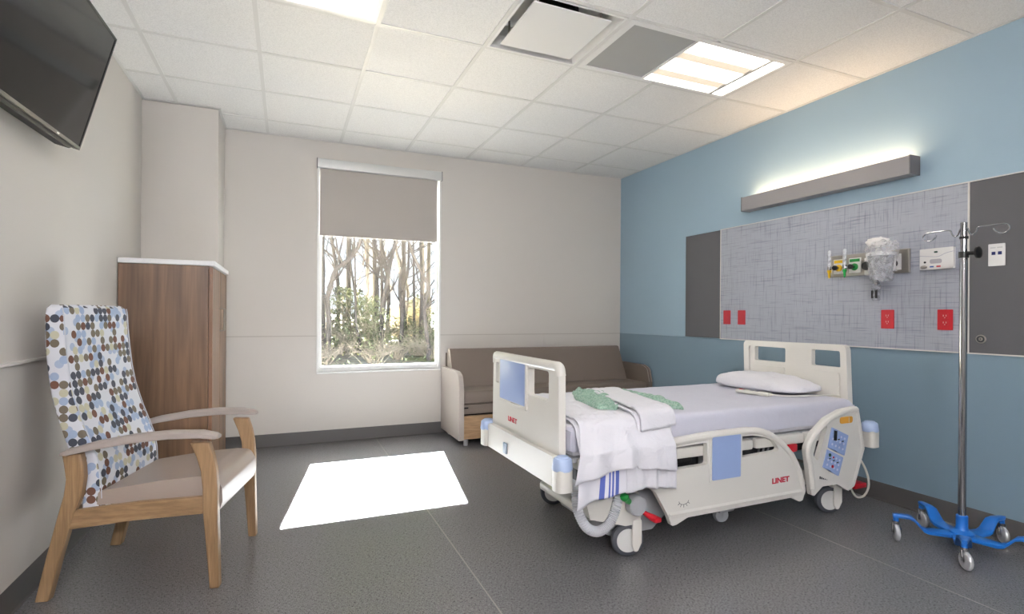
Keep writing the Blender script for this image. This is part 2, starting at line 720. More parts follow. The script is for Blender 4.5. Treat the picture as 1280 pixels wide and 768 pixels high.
def copy_tree(o, parent=None):
    c = o.copy()
    COL.objects.link(c)
    if parent is not None:
        c.parent = parent
    for ch in list(o.children):
        copy_tree(ch, c)
    return c


def text(name, s, size, m, parent, mw, extrude=0.001, bold=0.0, sx=1.0):
    cu = bpy.data.curves.new(name, 'FONT')
    cu.body = s
    cu.size = size
    cu.extrude = extrude
    cu.offset = bold
    cu.align_x = 'CENTER'
    cu.align_y = 'CENTER'
    cu.resolution_u = 3
    t = bpy.data.objects.new(name, cu)
    COL.objects.link(t)
    dg = bpy.context.evaluated_depsgraph_get()
    me = bpy.data.meshes.new_from_object(t.evaluated_get(dg))
    COL.objects.unlink(t)
    bpy.data.objects.remove(t)
    me.materials.clear()
    me.materials.append(M[m])
    me.transform(Matrix.Diagonal((sx, 1, 1, 1)))
    me.transform(mw)
    return link(name, me, parent)


def roundpoly(pts, r, n=5):
    out = []
    N = len(pts)
    for i in range(N):
        p = pts[i]
        rr = r[i] if isinstance(r, (list, tuple)) else r
        P0, P, P1 = Vector(pts[i - 1]), Vector(p), Vector(pts[(i + 1) % N])
        a, b = (P0 - P), (P1 - P)
        la, lb = a.length, b.length
        a.normalize()
        b.normalize()
        ang = a.angle(b)
        if rr < 1e-6 or ang > PI - 0.02:
            out.append((P.x, P.y))
            continue
        t = min(rr / math.tan(ang / 2), la * 0.49, lb * 0.49)
        A, B = P + a * t, P + b * t
        for k in range(n + 1):
            s = k / n
            q = A * (1 - s) ** 2 + P * 2 * s * (1 - s) + B * s * s
            out.append((q.x, q.y))
    return out


def rect(a0, b0, a1, b1, r=0.0, n=4):
    p = [(a0, b0), (a1, b0), (a1, b1), (a0, b1)]
    return roundpoly(p, r, n) if r else p


def spline(pts, n=8):
    P = [Vector(p) for p in pts]
    out = []
    for i in range(len(P) - 1):
        p0 = P[i - 1] if i else P[0] * 2 - P[1]
        p1, p2 = P[i], P[i + 1]
        p3 = P[i + 2] if i + 2 < len(P) else P[-1] * 2 - P[-2]
        for k in range(n):
            t = k / n
            out.append(0.5 * ((2 * p1) + (p2 - p0) * t + (2 * p0 - 5 * p1 + 4 * p2 - p3) * t * t + (3 * p1 - p0 - 3 * p2 + p3) * t ** 3))
    out.append(P[-1])
    return out


def sgn(x):
    return -1.0 if x < 0 else 1.0


# ================================================================== ROOM
RX, FY, H = 4.533, -6.9, 2.762
S = 0.6096
RAIL = 0.979
fl = struct(obj('floor', MB().box((-0.1, FY, -0.12), (RX + 0.1, 0.0, -0.004)), 'base', smooth=False))
for a, b in ((0.0, 1.779), (1.782, 3.636), (3.639, RX)):
    obj('vinyl_sheet', MB().box((a, FY, -0.004), (b, 0.0, 0.0)), 'floor', fl, smooth=False)
for x in (1.7805, 3.6375):
    obj('seam', MB().box((x - 0.003, FY, -0.0038), (x + 0.003, 0.0, 0.0006)), mat('pale_weld_seam', '#9c9892', 0.5), fl,
        label='thin pale welded seam between the floor sheets')

# back wall with window opening
WX0, WX1, WZ0, WZ1 = 1.250, 2.395, 0.648, 2.590
wbk = struct(obj('wall_back', MB().plate(rect(-0.12, 0.0, RX + 0.12, 3.1), [rect(WX0, WZ0, WX1, WZ1)], 'y', 0.0, 0.12), 'wall', smooth=False))
# wall sheets of the wainscot, 4 mm proud, cut round the window
T_ = 0.004
for nm, mb in (('wall_sheet', MB().plate([(0.5, 0.115), (WX1 + 0.0, 0.115), (WX1, WZ0 - 0.0), (WX0, WZ0), (WX0, RAIL), (0.5, RAIL)], (), 'y', -T_, 0)),
               ('wall_sheet', MB().box((WX1 + 0.002, -T_, 0.115), (3.549, 0, RAIL))),
               ('wall_sheet', MB().box((3.552, -T_, 0.115), (RX, 0, RAIL)))):
    obj(nm, mb, 'wainscot', wbk, smooth=False)
struct(obj('trim_1', MB().box((0.5, -0.007, RAIL - 0.004), (WX0, 0, RAIL + 0.004)).box((WX1, -0.007, RAIL - 0.004), (RX, 0, RAIL + 0.004)), mat('groove_shadow_grey', '#b9b2aa', 0.6)))  # proud strip coloured darker to read as a shadow groove
wr_ = struct(obj('wall_right', MB().box((RX, FY, 0), (RX + 0.12, 0.12, 3.1)), 'blue_wall', smooth=False))
for a, b in ((FY, -3.72), (-3.717, -2.25), (-2.247, 0.0)):
    obj('wall_sheet', MB().box((RX - T_, a, 0.115), (RX, b - (T_ if b == 0 else 0), RAIL)), 'teal_wall', wr_, smooth=False)
struct(obj('trim_2', MB().box((RX - 0.006, FY, RAIL - 0.003), (RX, -T_, RAIL + 0.003)), 'teal_wall'))
wl = struct(obj('wall_left', MB().box((-0.12, FY, 0), (0, 0.12, 3.1)), 'wall', smooth=False))
for a, b in ((FY, -3.45), (-3.447, -1.07)):
    obj('wall_sheet', MB().box((0, a, 0.115), (T_, b, RAIL)), 'wainscot', wl, smooth=False)
struct(obj('trim_3', MB().box((0, FY, RAIL - 0.006), (0.016, -1.07, RAIL + 0.007)), 'trim', bev=0.002))
wf = struct(obj('wall_front', MB().box((-0.12, FY - 0.12, 0), (RX + 0.12, FY, 3.1)), 'wall', smooth=False))
struct(obj('wall_column', MB().box((0, -0.470, 0), (0.497, 0, H - 0.006)), 'wall', smooth=False))

# baseboards: vinyl cove with a small toe
def cove(name, a, b, n):
    """a->b along floor, n = inward normal"""
    a, b, n = Vector((*a, 0)), Vector((*b, 0)), Vector((*n, 0))
    prof = [(0.0, 0.0), (0.016, 0.0), (0.016, 0.003), (0.010, 0.008), (0.0075, 0.018), (0.0065, 0.112), (0.0045, 0.116), (0.0, 0.116)]
    mb = MB().loft([[p + n * d + Vector((0, 0, z)) for d, z in prof] for p in (a, b)])
    return struct(obj(name, mb, 'base'))


cove('baseboard_back', (0.5, 0), (RX, 0), (0, -1))
cove('baseboard_right', (RX, -0.02), (RX, FY), (-1, 0))
cove('baseboard_left', (0, -1.08), (0, FY), (1, 0))

# ------------------------------------------------------------------ ceiling
ce = struct(obj('ceiling', MB().box((-0.1, FY, 3.0), (RX + 0.1, 0.1, 3.08)), 'tile', smooth=False))
XS = [0.0] + [0.222 + S * i for i in range(7)] + [RX]
YS = [0.0] + [-0.3666 - S * k for k in range(11)] + [FY]
# cells taken by fixtures: (column index, row index)
FIX = {(2, 4): 't', (2, 5): 't', (4, 4): 'd', (5, 4): 'e', (6, 4): 'e', (3, 8): 't', (3, 9): 't', (5, 8): 't', (5, 9): 't'}
tile_cache = {}
ZT = H + 0.004
for i in range(len(XS) - 1):
    for j in range(len(YS) - 1):
        x0, x1, y1, y0 = XS[i], XS[i + 1], YS[j], YS[j + 1]
        if (i, j) in FIX:
            continue
        sx, sy = x1 - x0 - 0.012, y1 - y0 - 0.012
        key = (round(sx, 3), round(sy, 3))
        if key not in tile_cache:
            tile_cache[key] = MB().box((-sx / 2, -sy / 2, 0), (sx / 2, sy / 2, 0.015)).mesh('ceiling_tile', 'tile', smooth=False)
        link('ceiling_tile', tile_cache[key], ce, ((x0 + x1) / 2, (y0 + y1) / 2, ZT))
for x in XS[1:-1]:
    segs = [(YS[-1], 0.0)]
    if abs(x - XS[6]) < 0.01:
        segs = [(YS[-1], YS[5]), (YS[4], 0.0)]
    for a, b in segs:
        obj('ceiling_tee', MB().box((x - 0.012, a, H - 0.001), (x + 0.012, b, ZT)).box((x - 0.002, a, ZT), (x + 0.002, b, ZT + 0.03)), 'tee', ce, smooth=False)
for j, y in enumerate(YS[1:-1]):
    for i in range(len(XS) - 1):
        a, b = XS[i] + 0.012, XS[i + 1] - 0.012
        if (i, j) in FIX and (i, j + 1) in FIX:
            continue
        obj('cross_tee', MB().box((a, y - 0.012, H), (b, y + 0.012, ZT)), 'tee', ce, smooth=False)
wa = MB()
for lo, hi in (((0.497, -0.02, H - 0.002), (RX, 0, H + 0.002)), ((RX - 0.018, FY, H - 0.002), (RX, 0, H + 0.002)), ((0, FY, H - 0.002), (0.018, -0.47, H + 0.002)),
               ((0, -0.49, H - 0.002), (0.515, -0.47, H + 0.002)), ((0.497, -0.47, H - 0.002), (0.515, 0, H + 0.002))):
    wa.box(lo, hi)
obj('wall_angle', wa, 'tee', ce, smooth=False, label='thin white angle strip along the walls')


# ------------------------------------------------------------------ light fixtures
def troffer(name, label, i, j0, j1, m='troffer'):
    x0, x1, y1, y0 = XS[i], XS[i + 1], YS[j0], YS[j1 + 1]
    cx, cy = (x0 + x1) / 2, (y0 + y1) / 2
    t = thing(name, label, 'ceiling light', (cx, cy, H), 0, 'white ceiling light panels')
    a, b = (x1 - x0) / 2 - 0.012, (y1 - y0) / 2 - 0.012
    obj('housing', MB().plate(rect(-a, -b, a, b), [rect(-a + 0.02, -b + 0.02, a - 0.02, b - 0.02)], 'z', 0.0, 0.03)
        .box((-a, -b, 0.03), (a, b, 0.09)), 'white', t, smooth=False)
    obj('diffuser', MB().box((-a + 0.02, -b + 0.02, 0.012), (a - 0.02, b - 0.02, 0.028)), m, t, smooth=False, label='glowing white diffuser')
    return t


troffer('ceiling_light', 'white lit ceiling panel cut by the upper frame edge, left of the air diffuser', 2, 4, 5)
troffer('ceiling_light', 'lit ceiling panel added behind the viewer to brighten the bed side of the room', 5, 8, 9, 'rear_fill')  # out of view, added to brighten the room
troffer('ceiling_light', 'lit ceiling panel added behind the viewer to brighten the room, nearer the television side', 3, 8, 9, 'rear_fill')  # second added panel, also out of view

# exam light: 4 ft fixture with grey half, two bright lenses and a narrow strip
ex0, ex1, ey1, ey0 = XS[5], XS[7], YS[4], YS[5]
t = thing('exam_light', 'long recessed ceiling light, half grey and half lit, above the bed', 'ceiling light', (ex0, ey0, H))
W_, D_ = ex1 - ex0, ey1 - ey0
holes = [rect(0.055, 0.05, 0.49, D_ - 0.04), rect(0.505, 0.05, 1.07, D_ - 0.04), rect(1.085, 0.05, 1.185, D_ - 0.04)]
obj('frame', MB().plate(rect(0.013, 0.013, W_ - 0.013, D_ - 0.013), holes, 'z', -0.003, 0.03).box((0.013, 0.013, 0.05), (W_ - 0.013, D_ - 0.013, 0.1)), 'white', t, smooth=False)
obj('grey_lens', MB().box((0.055, 0.05, 0.006), (0.49, D_ - 0.04, 0.02)), 'exam_grey', t, smooth=False, label='unlit grey lens')
for a, b in ((0.05, 0.19), (0.265, 0.42), (0.495, D_ - 0.04)):
    obj('lit_lens', MB().box((0.505, a, 0.008), (1.07, b, 0.02)), 'exam', t, smooth=False, label='bright warm white lens')
for a, b in ((0.19, 0.265), (0.42, 0.495)):
    obj('divider', MB().box((0.505, a, 0.004), (1.07, b, 0.02)), mat('warm_divider', '#e6dccb', 0.5, emit='#ffe9cf', estr=0.25), t, smooth=False)
obj('divider_bar', MB().box((1.066, 0.045, -0.004), (1.088, D_ - 0.035, 0.006)), 'exam_grey', t, smooth=False)
obj('side_lens', MB().box((1.085, 0.05, 0.008), (1.185, D_ - 0.04, 0.02)), 'exam', t, smooth=False, label='narrow lit strip lens')

# air diffuser with a plaque
dx0, dx1, dy1, dy0 = XS[4], XS[5], YS[4], YS[5]
dc = ((dx0 + dx1) / 2, (dy0 + dy1) / 2, H)
t = thing('air_diffuser', 'square white ceiling air diffuser with a hanging flat plaque', 'air vent', dc)
a = S / 2 - 0.012
secs = [[V(s1 * r, s2 * r, z) for s1, s2 in ((-1, -1), (1, -1), (1, 1), (-1, 1))] for r, z in
        ((a, -0.002), (a - 0.014, -0.003), (a - 0.016, 0.006), (a - 0.045, 0.06), (a - 0.05, 0.12))]
obj('cone', MB().loft(secs, caps=False), 'white', t, smooth=False)
obj('duct', MB().cyl((0, 0, 0.08), (0, 0, 0.119), 0.14, n=28), 'dark_gap', t, label='dark round duct opening')
obj('back_pan', MB().box((-a + 0.05, -a + 0.05, 0.12), (a - 0.05, a - 0.05, 0.125)), 'white', t)
obj('plaque', MB().box((-0.23, -0.23, -0.004), (0.23, 0.23, 0.004)), 'white', t, bev=0.002)
for sx in (-1, 1):
    for sy in (-1, 1):
        obj('hanger', MB().cyl((sx * 0.19, sy * 0.19, 0.004), (sx * 0.19, sy * 0.19, 0.12), 0.006, n=8), 'steel', t)

# ------------------------------------------------------------------ window
wn = struct(obj('window_1', MB().plate(rect(WX0, WZ0, WX1, WZ1), [rect(1.284, 0.692, 2.368, 2.545)], 'y', 0.015, 0.085), 'frame_white', bev=0.003))
obj('inner_sash', MB().plate(rect(1.272, 0.680, 2.380, 2.556), [rect(1.288, 0.697, 2.364, 2.541)], 'y', 0.028, 0.060), 'frame_white', wn, bev=0.002)
obj('pane', MB().box((1.286, 0.042, 0.695), (2.366, 0.048, 2.543)), 'glass', wn, smooth=False)
obj('window_sill', MB().box((WX0 - 0.006, -0.018, WZ0 - 0.016), (WX1 + 0.006, 0.085, WZ0)), 'frame_white', wn, bev=0.003)
obj('jamb_trim', MB().box((WX0 - 0.006, -0.008, WZ0), (WX0 + 0.012, 0.015, 2.51)).box((WX1 - 0.012, -0.008, WZ0), (WX1 + 0.006, 0.015, 2.51)), 'frame_white', wn)

t = thing('roller_shade', 'grey roller shade drawn down over the upper half of the window', 'window shade', (1.82, 0, 2.53))
obj('cassette', MB().plate(roundpoly([(-0.045, -0.022), (0.012, -0.022), (0.012, 0.062), (-0.045, 0.062)], 0.006), (), 'x', -0.578, 0.578), 'alu', t, bev=0.002)
obj('end_cap', MB().box((-0.583, -0.047, -0.024), (-0.577, 0.013, 0.064)), 'panel_grey', t)
obj('end_cap', MB().box((0.577, -0.047, -0.024), (0.583, 0.013, 0.064)), 'panel_grey', t)
obj('shade_cloth', MB().box((-0.556, -0.0065, -0.618), (0.542, -0.005, -0.01)), 'shade', t, smooth=False)
obj('hem_bar', MB().box((-0.556, -0.010, -0.632), (0.542, -0.002, -0.612)), 'shade', t, bev=0.002)
obj('cord', MB().tube([(0.566, -0.02, -0.02), (0.566, -0.02, -0.95)], 0.0015, 6).tube([(0.572, -0.026, -0.02), (0.572, -0.026, -0.95)], 0.0015, 6).box((0.560, -0.03, -1.02), (0.578, -0.016, -0.95)), 'white', t, label='white pull chain with a tensioner')

# ================================================================== RIGHT WALL
t = thing('headwall_panel', 'wall panel above the bed with pale crosshatched middle between two dark grey boards', 'wall panel', (RX - 0.001, -2.4, 0.985))
X = -0.012
obj('side_board', MB().box((X, 0.855, 0.003), (0, 1.297, 0.960)), 'panel_grey', t, bev=0.001, label='dark grey board at the window end')
obj('center_board', MB().box((X, -0.997, 0.003), (0, 0.848, 0.960)), 'textile', t, bev=0.001, label='pale grey crosshatch board')
dr = obj('door', MB().box((X, -1.95, 0.003), (0, -1.006, 0.960)), 'panel_grey', t, bev=0.001, label='dark grey cabinet door')
obj('lock', MB().lathe([(0, -0.001), (0.024, -0.001), (0.024, 0.003), (0.020, 0.007), (0.014, 0.007), (0.012, 0.004), (0.007, 0.004), (0.006, 0.008), (0, 0.008)],
                       (X, -1.062, 0.081), (-1, 0, 0)), 'steel', dr, label='round steel lock')
obj('keyhole', MB().lathe([(0.0075, 0.003), (0.012, 0.0045), (0.0145, 0.0075), (0.016, 0.0072), (0.0185, 0.0072)], (X, -1.062, 0.081), (-1, 0, 0), 20).box((X - 0.0092, -1.0635, 0.076), (X - 0.0075, -1.0605, 0.086)), 'ink', dr, label='dark lock ring and slot')
for nm, lo, hi in (('edge_strip', (-0.016, -1.95, 0.960), (0, 0.852, 0.966)), ('edge_strip', (-0.016, -1.95, -0.004), (0, 0.852, 0.003)),
                   ('edge_strip', (-0.016, -1.006, 0.003), (0, -0.997, 0.960)), ('edge_strip', (-0.014, 0.848, -0.002), (0, 0.855, 0.962))):
    obj(nm, MB().box(lo, hi), 'trim', t, smooth=False)

t = thing('overbed_light', 'long grey wall light with an upward glow above the headwall', 'wall light', (RX, -2.512, 2.045))
obj('housing', MB().plate(roundpoly([(-0.115, 0.0), (-0.02, 0.0), (-0.02, 0.112), (-0.115, 0.112)], 0.004), (), 'y', -0.636, 0.636), 'light_bar', t, bev=0.002)
obj('end_cap', MB().box((-0.117, -0.641, -0.001), (-0.018, -0.635, 0.114)), mat('dark_end_cap', '#6e6b6d', 0.5), t)
obj('end_cap', MB().box((-0.117, 0.635, -0.001), (-0.018, 0.641, 0.114)), mat('dark_end_cap', '#6e6b6d', 0.5), t)
obj('wall_bracket', MB().box((-0.02, -0.5, 0.02), (0, 0.5, 0.09)), 'light_bar', t)
obj('lens', MB().box((-0.095, -0.60, 0.112), (-0.025, 0.60, 0.116)), 'bedlight', t, smooth=False, label='glowing warm lens along the top')


for x in (0.78,):  # unseen lamp added to light the ceiling and back wall
    t = thing('fill_light', 'long grey wall uplight lamp added behind the viewer to brighten the room', 'wall light', (x, FY + 0.001, 2.0))
    obj('housing', MB().box((-0.636, 0.02, 0.0), (0.636, 0.16, 0.112)), 'light_bar', t, bev=0.003)
    obj('wall_bracket', MB().box((-0.5, 0.0, 0.02), (0.5, 0.02, 0.09)), 'light_bar', t)
    obj('lens', MB().box((-0.60, 0.03, 0.112), (0.60, 0.15, 0.116)), 'fill', t, smooth=False, label='glowing white lens along the top')
    obj('front_lens', MB().box((-0.60, 0.16, 0.012), (0.60, 0.164, 0.100)), 'fill', t, smooth=False, label='glowing white front lens')


def outlet(y, z, label, sockets=True, mname='red'):
    o = thing('outlet', label, 'outlet', (RX - 0.012, y, z), 0, 'red emergency outlets on the headwall')
    obj('cover_plate', MB().plate(rect(-0.039, -0.06, 0.039, 0.06, 0.004), (), 'x', -0.006, 0), mname, o, bev=0.002)
    for dz in (0.02, -0.02):
        rc = obj('receptacle', MB().plate(rect(-0.017, dz - 0.014, 0.017, dz + 0.014, 0.006), (), 'x', -0.008, -0.004), mname, o, bev=0.001)
        if sockets:
            obj('slots', MB().box((-0.0088, -0.009, dz - 0.001), (-0.0078, -0.005, dz + 0.009)).box((-0.0088, 0.005, dz - 0.001), (-0.0078, 0.009, dz + 0.009))
                .cyl((-0.0088, 0, dz - 0.008), (-0.0078, 0, dz - 0.008), 0.003, n=10), mat('pale_contacts', '#c9a9a0', 0.4), rc)
    return o


outlet(-1.628, 1.174, 'red outlet plate beside the dark grey board, nearest the window', False)
outlet(-1.789, 1.174, 'red outlet plate second from the window end of the headwall', False)
outlet(-2.968, 1.171, 'red double outlet under the chrome suction gauge')
outlet(-3.289, 1.171, 'red double outlet beside the pole, under the nurse call unit')

# gas rail
t = thing('gas_rail', 'grey metal medical gas rail with round outlets on the headwall', 'gas rail', (RX - 0.012, -2.843, 1.532))
obj('back_plate', MB().box((-0.018, -0.258, -0.072), (0, 0.258, 0.076)), 'steel', t, bev=0.002)
for dy, m_, nm in ((0.185, 'yellow', 'yellow'), (0.075, 'green', 'green'), (-0.045, 'white', 'white'), (-0.175, 'white', 'white')):
    g = obj('gas_outlet', MB().box((-0.026, dy - 0.04, -0.052), (-0.018, dy + 0.04, 0.048)), 'white', t, bev=0.002)
    obj('gas_label', MB().box((-0.028, dy - 0.034, 0.022), (-0.0255, dy + 0.034, 0.042)), m_, g, label=nm + ' gas label')
    obj('gas_socket', MB().lathe([(0, 0), (0.024, 0), (0.024, 0.006), (0.018, 0.010), (0, 0.010)], (-0.026, dy, -0.012), (-1, 0, 0), 16), m_ if m_ != 'white' else 'black', g)


def flowmeter(dy, m_, label):
    f = thing('flowmeter', label, 'flowmeter', (RX - 0.074, -2.843 + dy, 1.52), 0, 'flowmeters on the gas rail')
    obj('valve_body', MB().lathe([(0, -0.02), (0.011, -0.02), (0.013, -0.012), (0.013, 0.012), (0.011, 0.02), (0, 0.02)], (0, 0.045, 0.0), (0, 0, 1), 14)
        .cyl((0.036, 0.0, 0), (0.0, 0.0, 0), 0.009, n=10).cyl((0, 0.0, 0), (0, 0.045, 0), 0.008, n=10), 'chrome', f)
    obj('knob', MB().lathe([(0, 0), (0.017, 0), (0.017, 0.014), (0.012, 0.02), (0, 0.02)], (0, 0.0, 0), (-1, 0, 0), 14), 'black', f, label='black valve knob')
    obj('tip', MB().lathe([(0.012, 0.02), (0.013, -0.018), (0.008, -0.028), (0.008, -0.045), (0.004, -0.062), (0, -0.062)], (0, 0.045, -0.008), (0, 0, 1), 14), m_, f, label=m_ + ' hose tip')
    obj('sight_tube', MB().lathe([(0, 0.018), (0.012, 0.018), (0.012, 0.118), (0.007, 0.125), (0, 0.125)], (0, 0.045, 0), (0, 0, 1), 14), 'tube', f, label='clear flow tube')
    return f


flowmeter(0.185, 'yellow', 'clear flow tube with a yellow tip on the gas rail')
flowmeter(0.075, 'green', 'clear flow tube with a green tip on the gas rail')

t = thing('suction_regulator', 'white suction gauge with black dial and chrome trap below, beside the bagged canister', 'suction gauge', (RX - 0.05, -2.895, 1.52))
obj('body', MB().box((-0.035, -0.045, -0.065), (0.012, 0.035, 0.05), bev=0.008), 'white', t)
obj('dial', MB().lathe([(0, 0), (0.028, 0), (0.028, 0.012), (0.022, 0.016), (0, 0.016)], (-0.035, 0.015, -0.005), (-1, 0, 0), 18), 'black', t, label='black gauge dial')
obj('stem', MB().cyl((-0.012, -0.03, -0.065), (-0.012, -0.03, -0.13), 0.011, n=14).cyl((-0.012, -0.03, -0.10), (-0.012, -0.03, -0.125), 0.019, n=14), 'chrome', t)
obj('trap', MB().lathe([(0, -0.13), (0.024, -0.13), (0.026, -0.137), (0.026, -0.158), (0.023, -0.16), (0.023, -0.222), (0.018, -0.232), (0, -0.232)], (-0.012, -0.03, 0), (0, 0, 1), 18), 'clear', t, label='clear fluid trap')
obj('trap_core', MB().cyl((-0.012, -0.03, -0.15), (-0.012, -0.03, -0.215), 0.010, n=12, mi=0).box((-0.034, -0.048, -0.215), (-0.026, -0.036, -0.165)).box((-0.034, -0.024, -0.215), (-0.026, -0.012, -0.165)), ['black'], t)

t = thing('suction_canister', 'clear suction canister wrapped in a crumpled plastic bag on the gas rail', 'canister', (RX - 0.135, -3.0, 1.415))
obj('jar', MB().lathe([(0, 0), (0.052, 0), (0.057, 0.006), (0.072, 0.15), (0.074, 0.16), (0.071, 0.16), (0.054, 0.008), (0, 0.006)], n=28), 'clear', t)
obj('lid', MB().lathe([(0, 0.178), (0.04, 0.178), (0.05, 0.172), (0.077, 0.170), (0.079, 0.160), (0.079, 0.150), (0.074, 0.150), (0.074, 0.158), (0, 0.160)], n=28), mat('milky_lid', '#d9dadc', 0.4), t)
random.seed(4)
from mathutils import noise as MN
bagm = MB()
prof = [(0.0, -0.008), (0.040, -0.010), (0.060, -0.004), (0.066, 0.03), (0.073, 0.08), (0.080, 0.13), (0.086, 0.165), (0.088, 0.190), (0.080, 0.215), (0.062, 0.232), (0.040, 0.240), (0.020, 0.250), (0.0, 0.252)]
pr = [(p.x, p.y) for p in spline([(a, b, 0) for a, b in prof], 3)]
bagm.lathe([(max(0.0, a), b) for a, b in pr], n=40)
for v in bagm.bm.verts:
    d = v.co.copy()
    k = 0.25 + 0.75 * min(1, max(0, (d.z - 0.10) / 0.12))
    n1 = MN.noise(d * 22 + V(3, 1, 7)) + 0.6 * MN.noise(d * 55)
    r = 1 + 0.16 * k * n1
    v.co = V(d.x * r, d.y * r - 0.01 * k, d.z + (0.03 * k * MN.noise(d * 30 + V(9, 0, 0)) if d.z > 0.15 else 0))
obj('plastic_bag', bagm, 'bag', t, label='crumpled clear plastic bag')
cr = MB().sphere((0, 0, 0), 1.0, u=18, v=12)
for v in cr.bm.verts:
    d = v.co.copy()
    r = 1 + 0.30 * MN.noise(d * 2.2 + V(5, 2, 1)) + 0.2 * MN.noise(d * 5)
    v.co = V(d.x * 0.045 * r, d.y * 0.066 * r + 0.022, d.z * 0.030 * r + 0.238)
obj('bag_knot', cr, mat('white_bag_bunch', '#edecea', 0.35), t, label='bunched white top of the bag', sharp=60)
obj('hanger_bracket', MB().box((0.06, -0.035, 0.06), (0.105, 0.035, 0.15), bev=0.004), 'white', t)

t = thing('nurse_call', 'white nurse call unit with buttons on the headwall left of the pole', 'call unit', (RX - 0.012, -3.25, 1.53))
obj('housing', MB().plate(roundpoly([(-0.088, -0.062), (0.088, -0.062), (0.088, 0.062), (-0.088, 0.062)], 0.006), (), 'x', -0.022, 0), 'white', t, bev=0.004)
obj('curve_line', MB().tube(spline([(-0.0225, 0.088, 0.022), (-0.0225, 0.04, 0.016), (-0.0225, -0.01, 0.012), (-0.0225, -0.05, 0.028), (-0.0225, -0.088, 0.036)]), 0.0012, 6), mat('grey_line', '#9a9ab0', 0.5), t)
obj('speaker_grille', MB().plate(rect(-0.03, -0.028, 0.033, -0.002, 0.012), (), 'x', -0.0235, -0.021), mat('grille_grey', '#b5b2b8', 0.6), t)
obj('nurse_button', MB().plate(rect(-0.008, 0.034, 0.01, 0.044, 0.004), (), 'x', -0.0245, -0.021), mat('dark_green', '#1f5040', 0.4), t, label='dark green button')
obj('jack', MB().cyl((-0.026, 0.058, -0.018), (-0.020, 0.058, -0.018), 0.006, n=12), 'black', t, label='black jack')
obj('plug', MB().sphere((-0.028, 0.062, -0.046), 0.011, 1, 1.7, 0.9, 12, 8), 'steel', t, label='metal plug')
obj('blue_button', MB().box((-0.0245, 0.012, -0.05), (-0.021, 0.032, -0.042)), mat('blue_mark', '#3c64b0', 0.5), t, label='blue button')
obj('red_button', MB().box((-0.0245, -0.024, -0.05), (-0.021, -0.003, -0.042)), 'logo_red', t, label='red button')

t = thing('data_plate', 'white wall plate with two dark blue sockets on the grey cabinet door', 'wall plate', (RX - 0.012, -3.531, 1.525))
obj('cover_plate', MB().plate(rect(-0.037, -0.06, 0.037, 0.06, 0.004), (), 'x', -0.006, 0), 'white', t, bev=0.002)
for dy in (0.013, -0.015):
    obj('socket', MB().box((-0.0085, dy - 0.008, 0.0), (-0.004, dy + 0.008, 0.017)), 'navy', t, label='dark blue socket')
for dy in (0.016, -0.014):
    obj('label_window', MB().box((-0.0068, dy - 0.012, 0.036), (-0.0058, dy + 0.012, 0.042)), mat('label_grey', '#c9c8c6', 0.5), t)

# ================================================================== TV
a_ = V(0.036, 0.998, 0).normalized()
u_ = V(0.253, -0.015, 0.967)
u_ = (u_ - a_ * u_.dot(a_)).normalized()
n_ = a_.cross(u_)
t = thing('television', 'black flat television tilted down from a bracket on the left wall', 'television')
t.matrix_world = Matrix(((n_.x, a_.x, u_.x, 0.112), (n_.y, a_.y, u_.y, -2.12), (n_.z, a_.z, u_.z, 1.925), (0, 0, 0, 1)))
TW, TH = 0.985, 0.556
obj('bezel', MB().plate(rect(-TW, 0, 0, TH), [rect(-TW + 0.011, 0.016, -0.011, TH - 0.011)], 'x', -0.03, 0.0), 'tv', t, bev=0.002)
obj('screen', MB().box((-0.012, -TW + 0.011, 0.016), (-0.003, -0.011, TH - 0.011)), 'screen', t, smooth=False)
obj('back_cover', MB().box((-0.035, -TW + 0.004, 0.004), (-0.012, -0.004, TH - 0.004)).plate(roundpoly([(-TW + 0.10, 0.02), (-0.10, 0.02), (-0.13, 0.34), (-TW + 0.13, 0.34)], 0.02), (), 'x', -0.055, -0.035), 'tv', t, bev=0.004)
obj('lower_lip', MB().plate(roundpoly([(-TW + 0.05, -0.0), (-0.05, -0.0), (-0.09, -0.018), (-TW + 0.09, -0.018)], 0.006), (), 'x', -0.058, -0.006), mat('tv_lip', '#0c0c0d', 0.65), t, bev=0.003)
obj('logo_plate', MB().box((-0.0005, -TW / 2 + 0.25, 0.005), (0.0006, -TW / 2 + 0.27, 0.011)), 'alu', t, label='small silver mark under the screen')
obj('wall_bracket', MB().box((-0.10, -0.6, 0.22), (-0.06, -0.4, 0.42)).box((-0.13, -0.56, 0.30), (-0.09, -0.53, 0.36)).box((-0.13, -0.47, 0.30), (-0.09, -0.44, 0.36)), 'steel_dark', t)

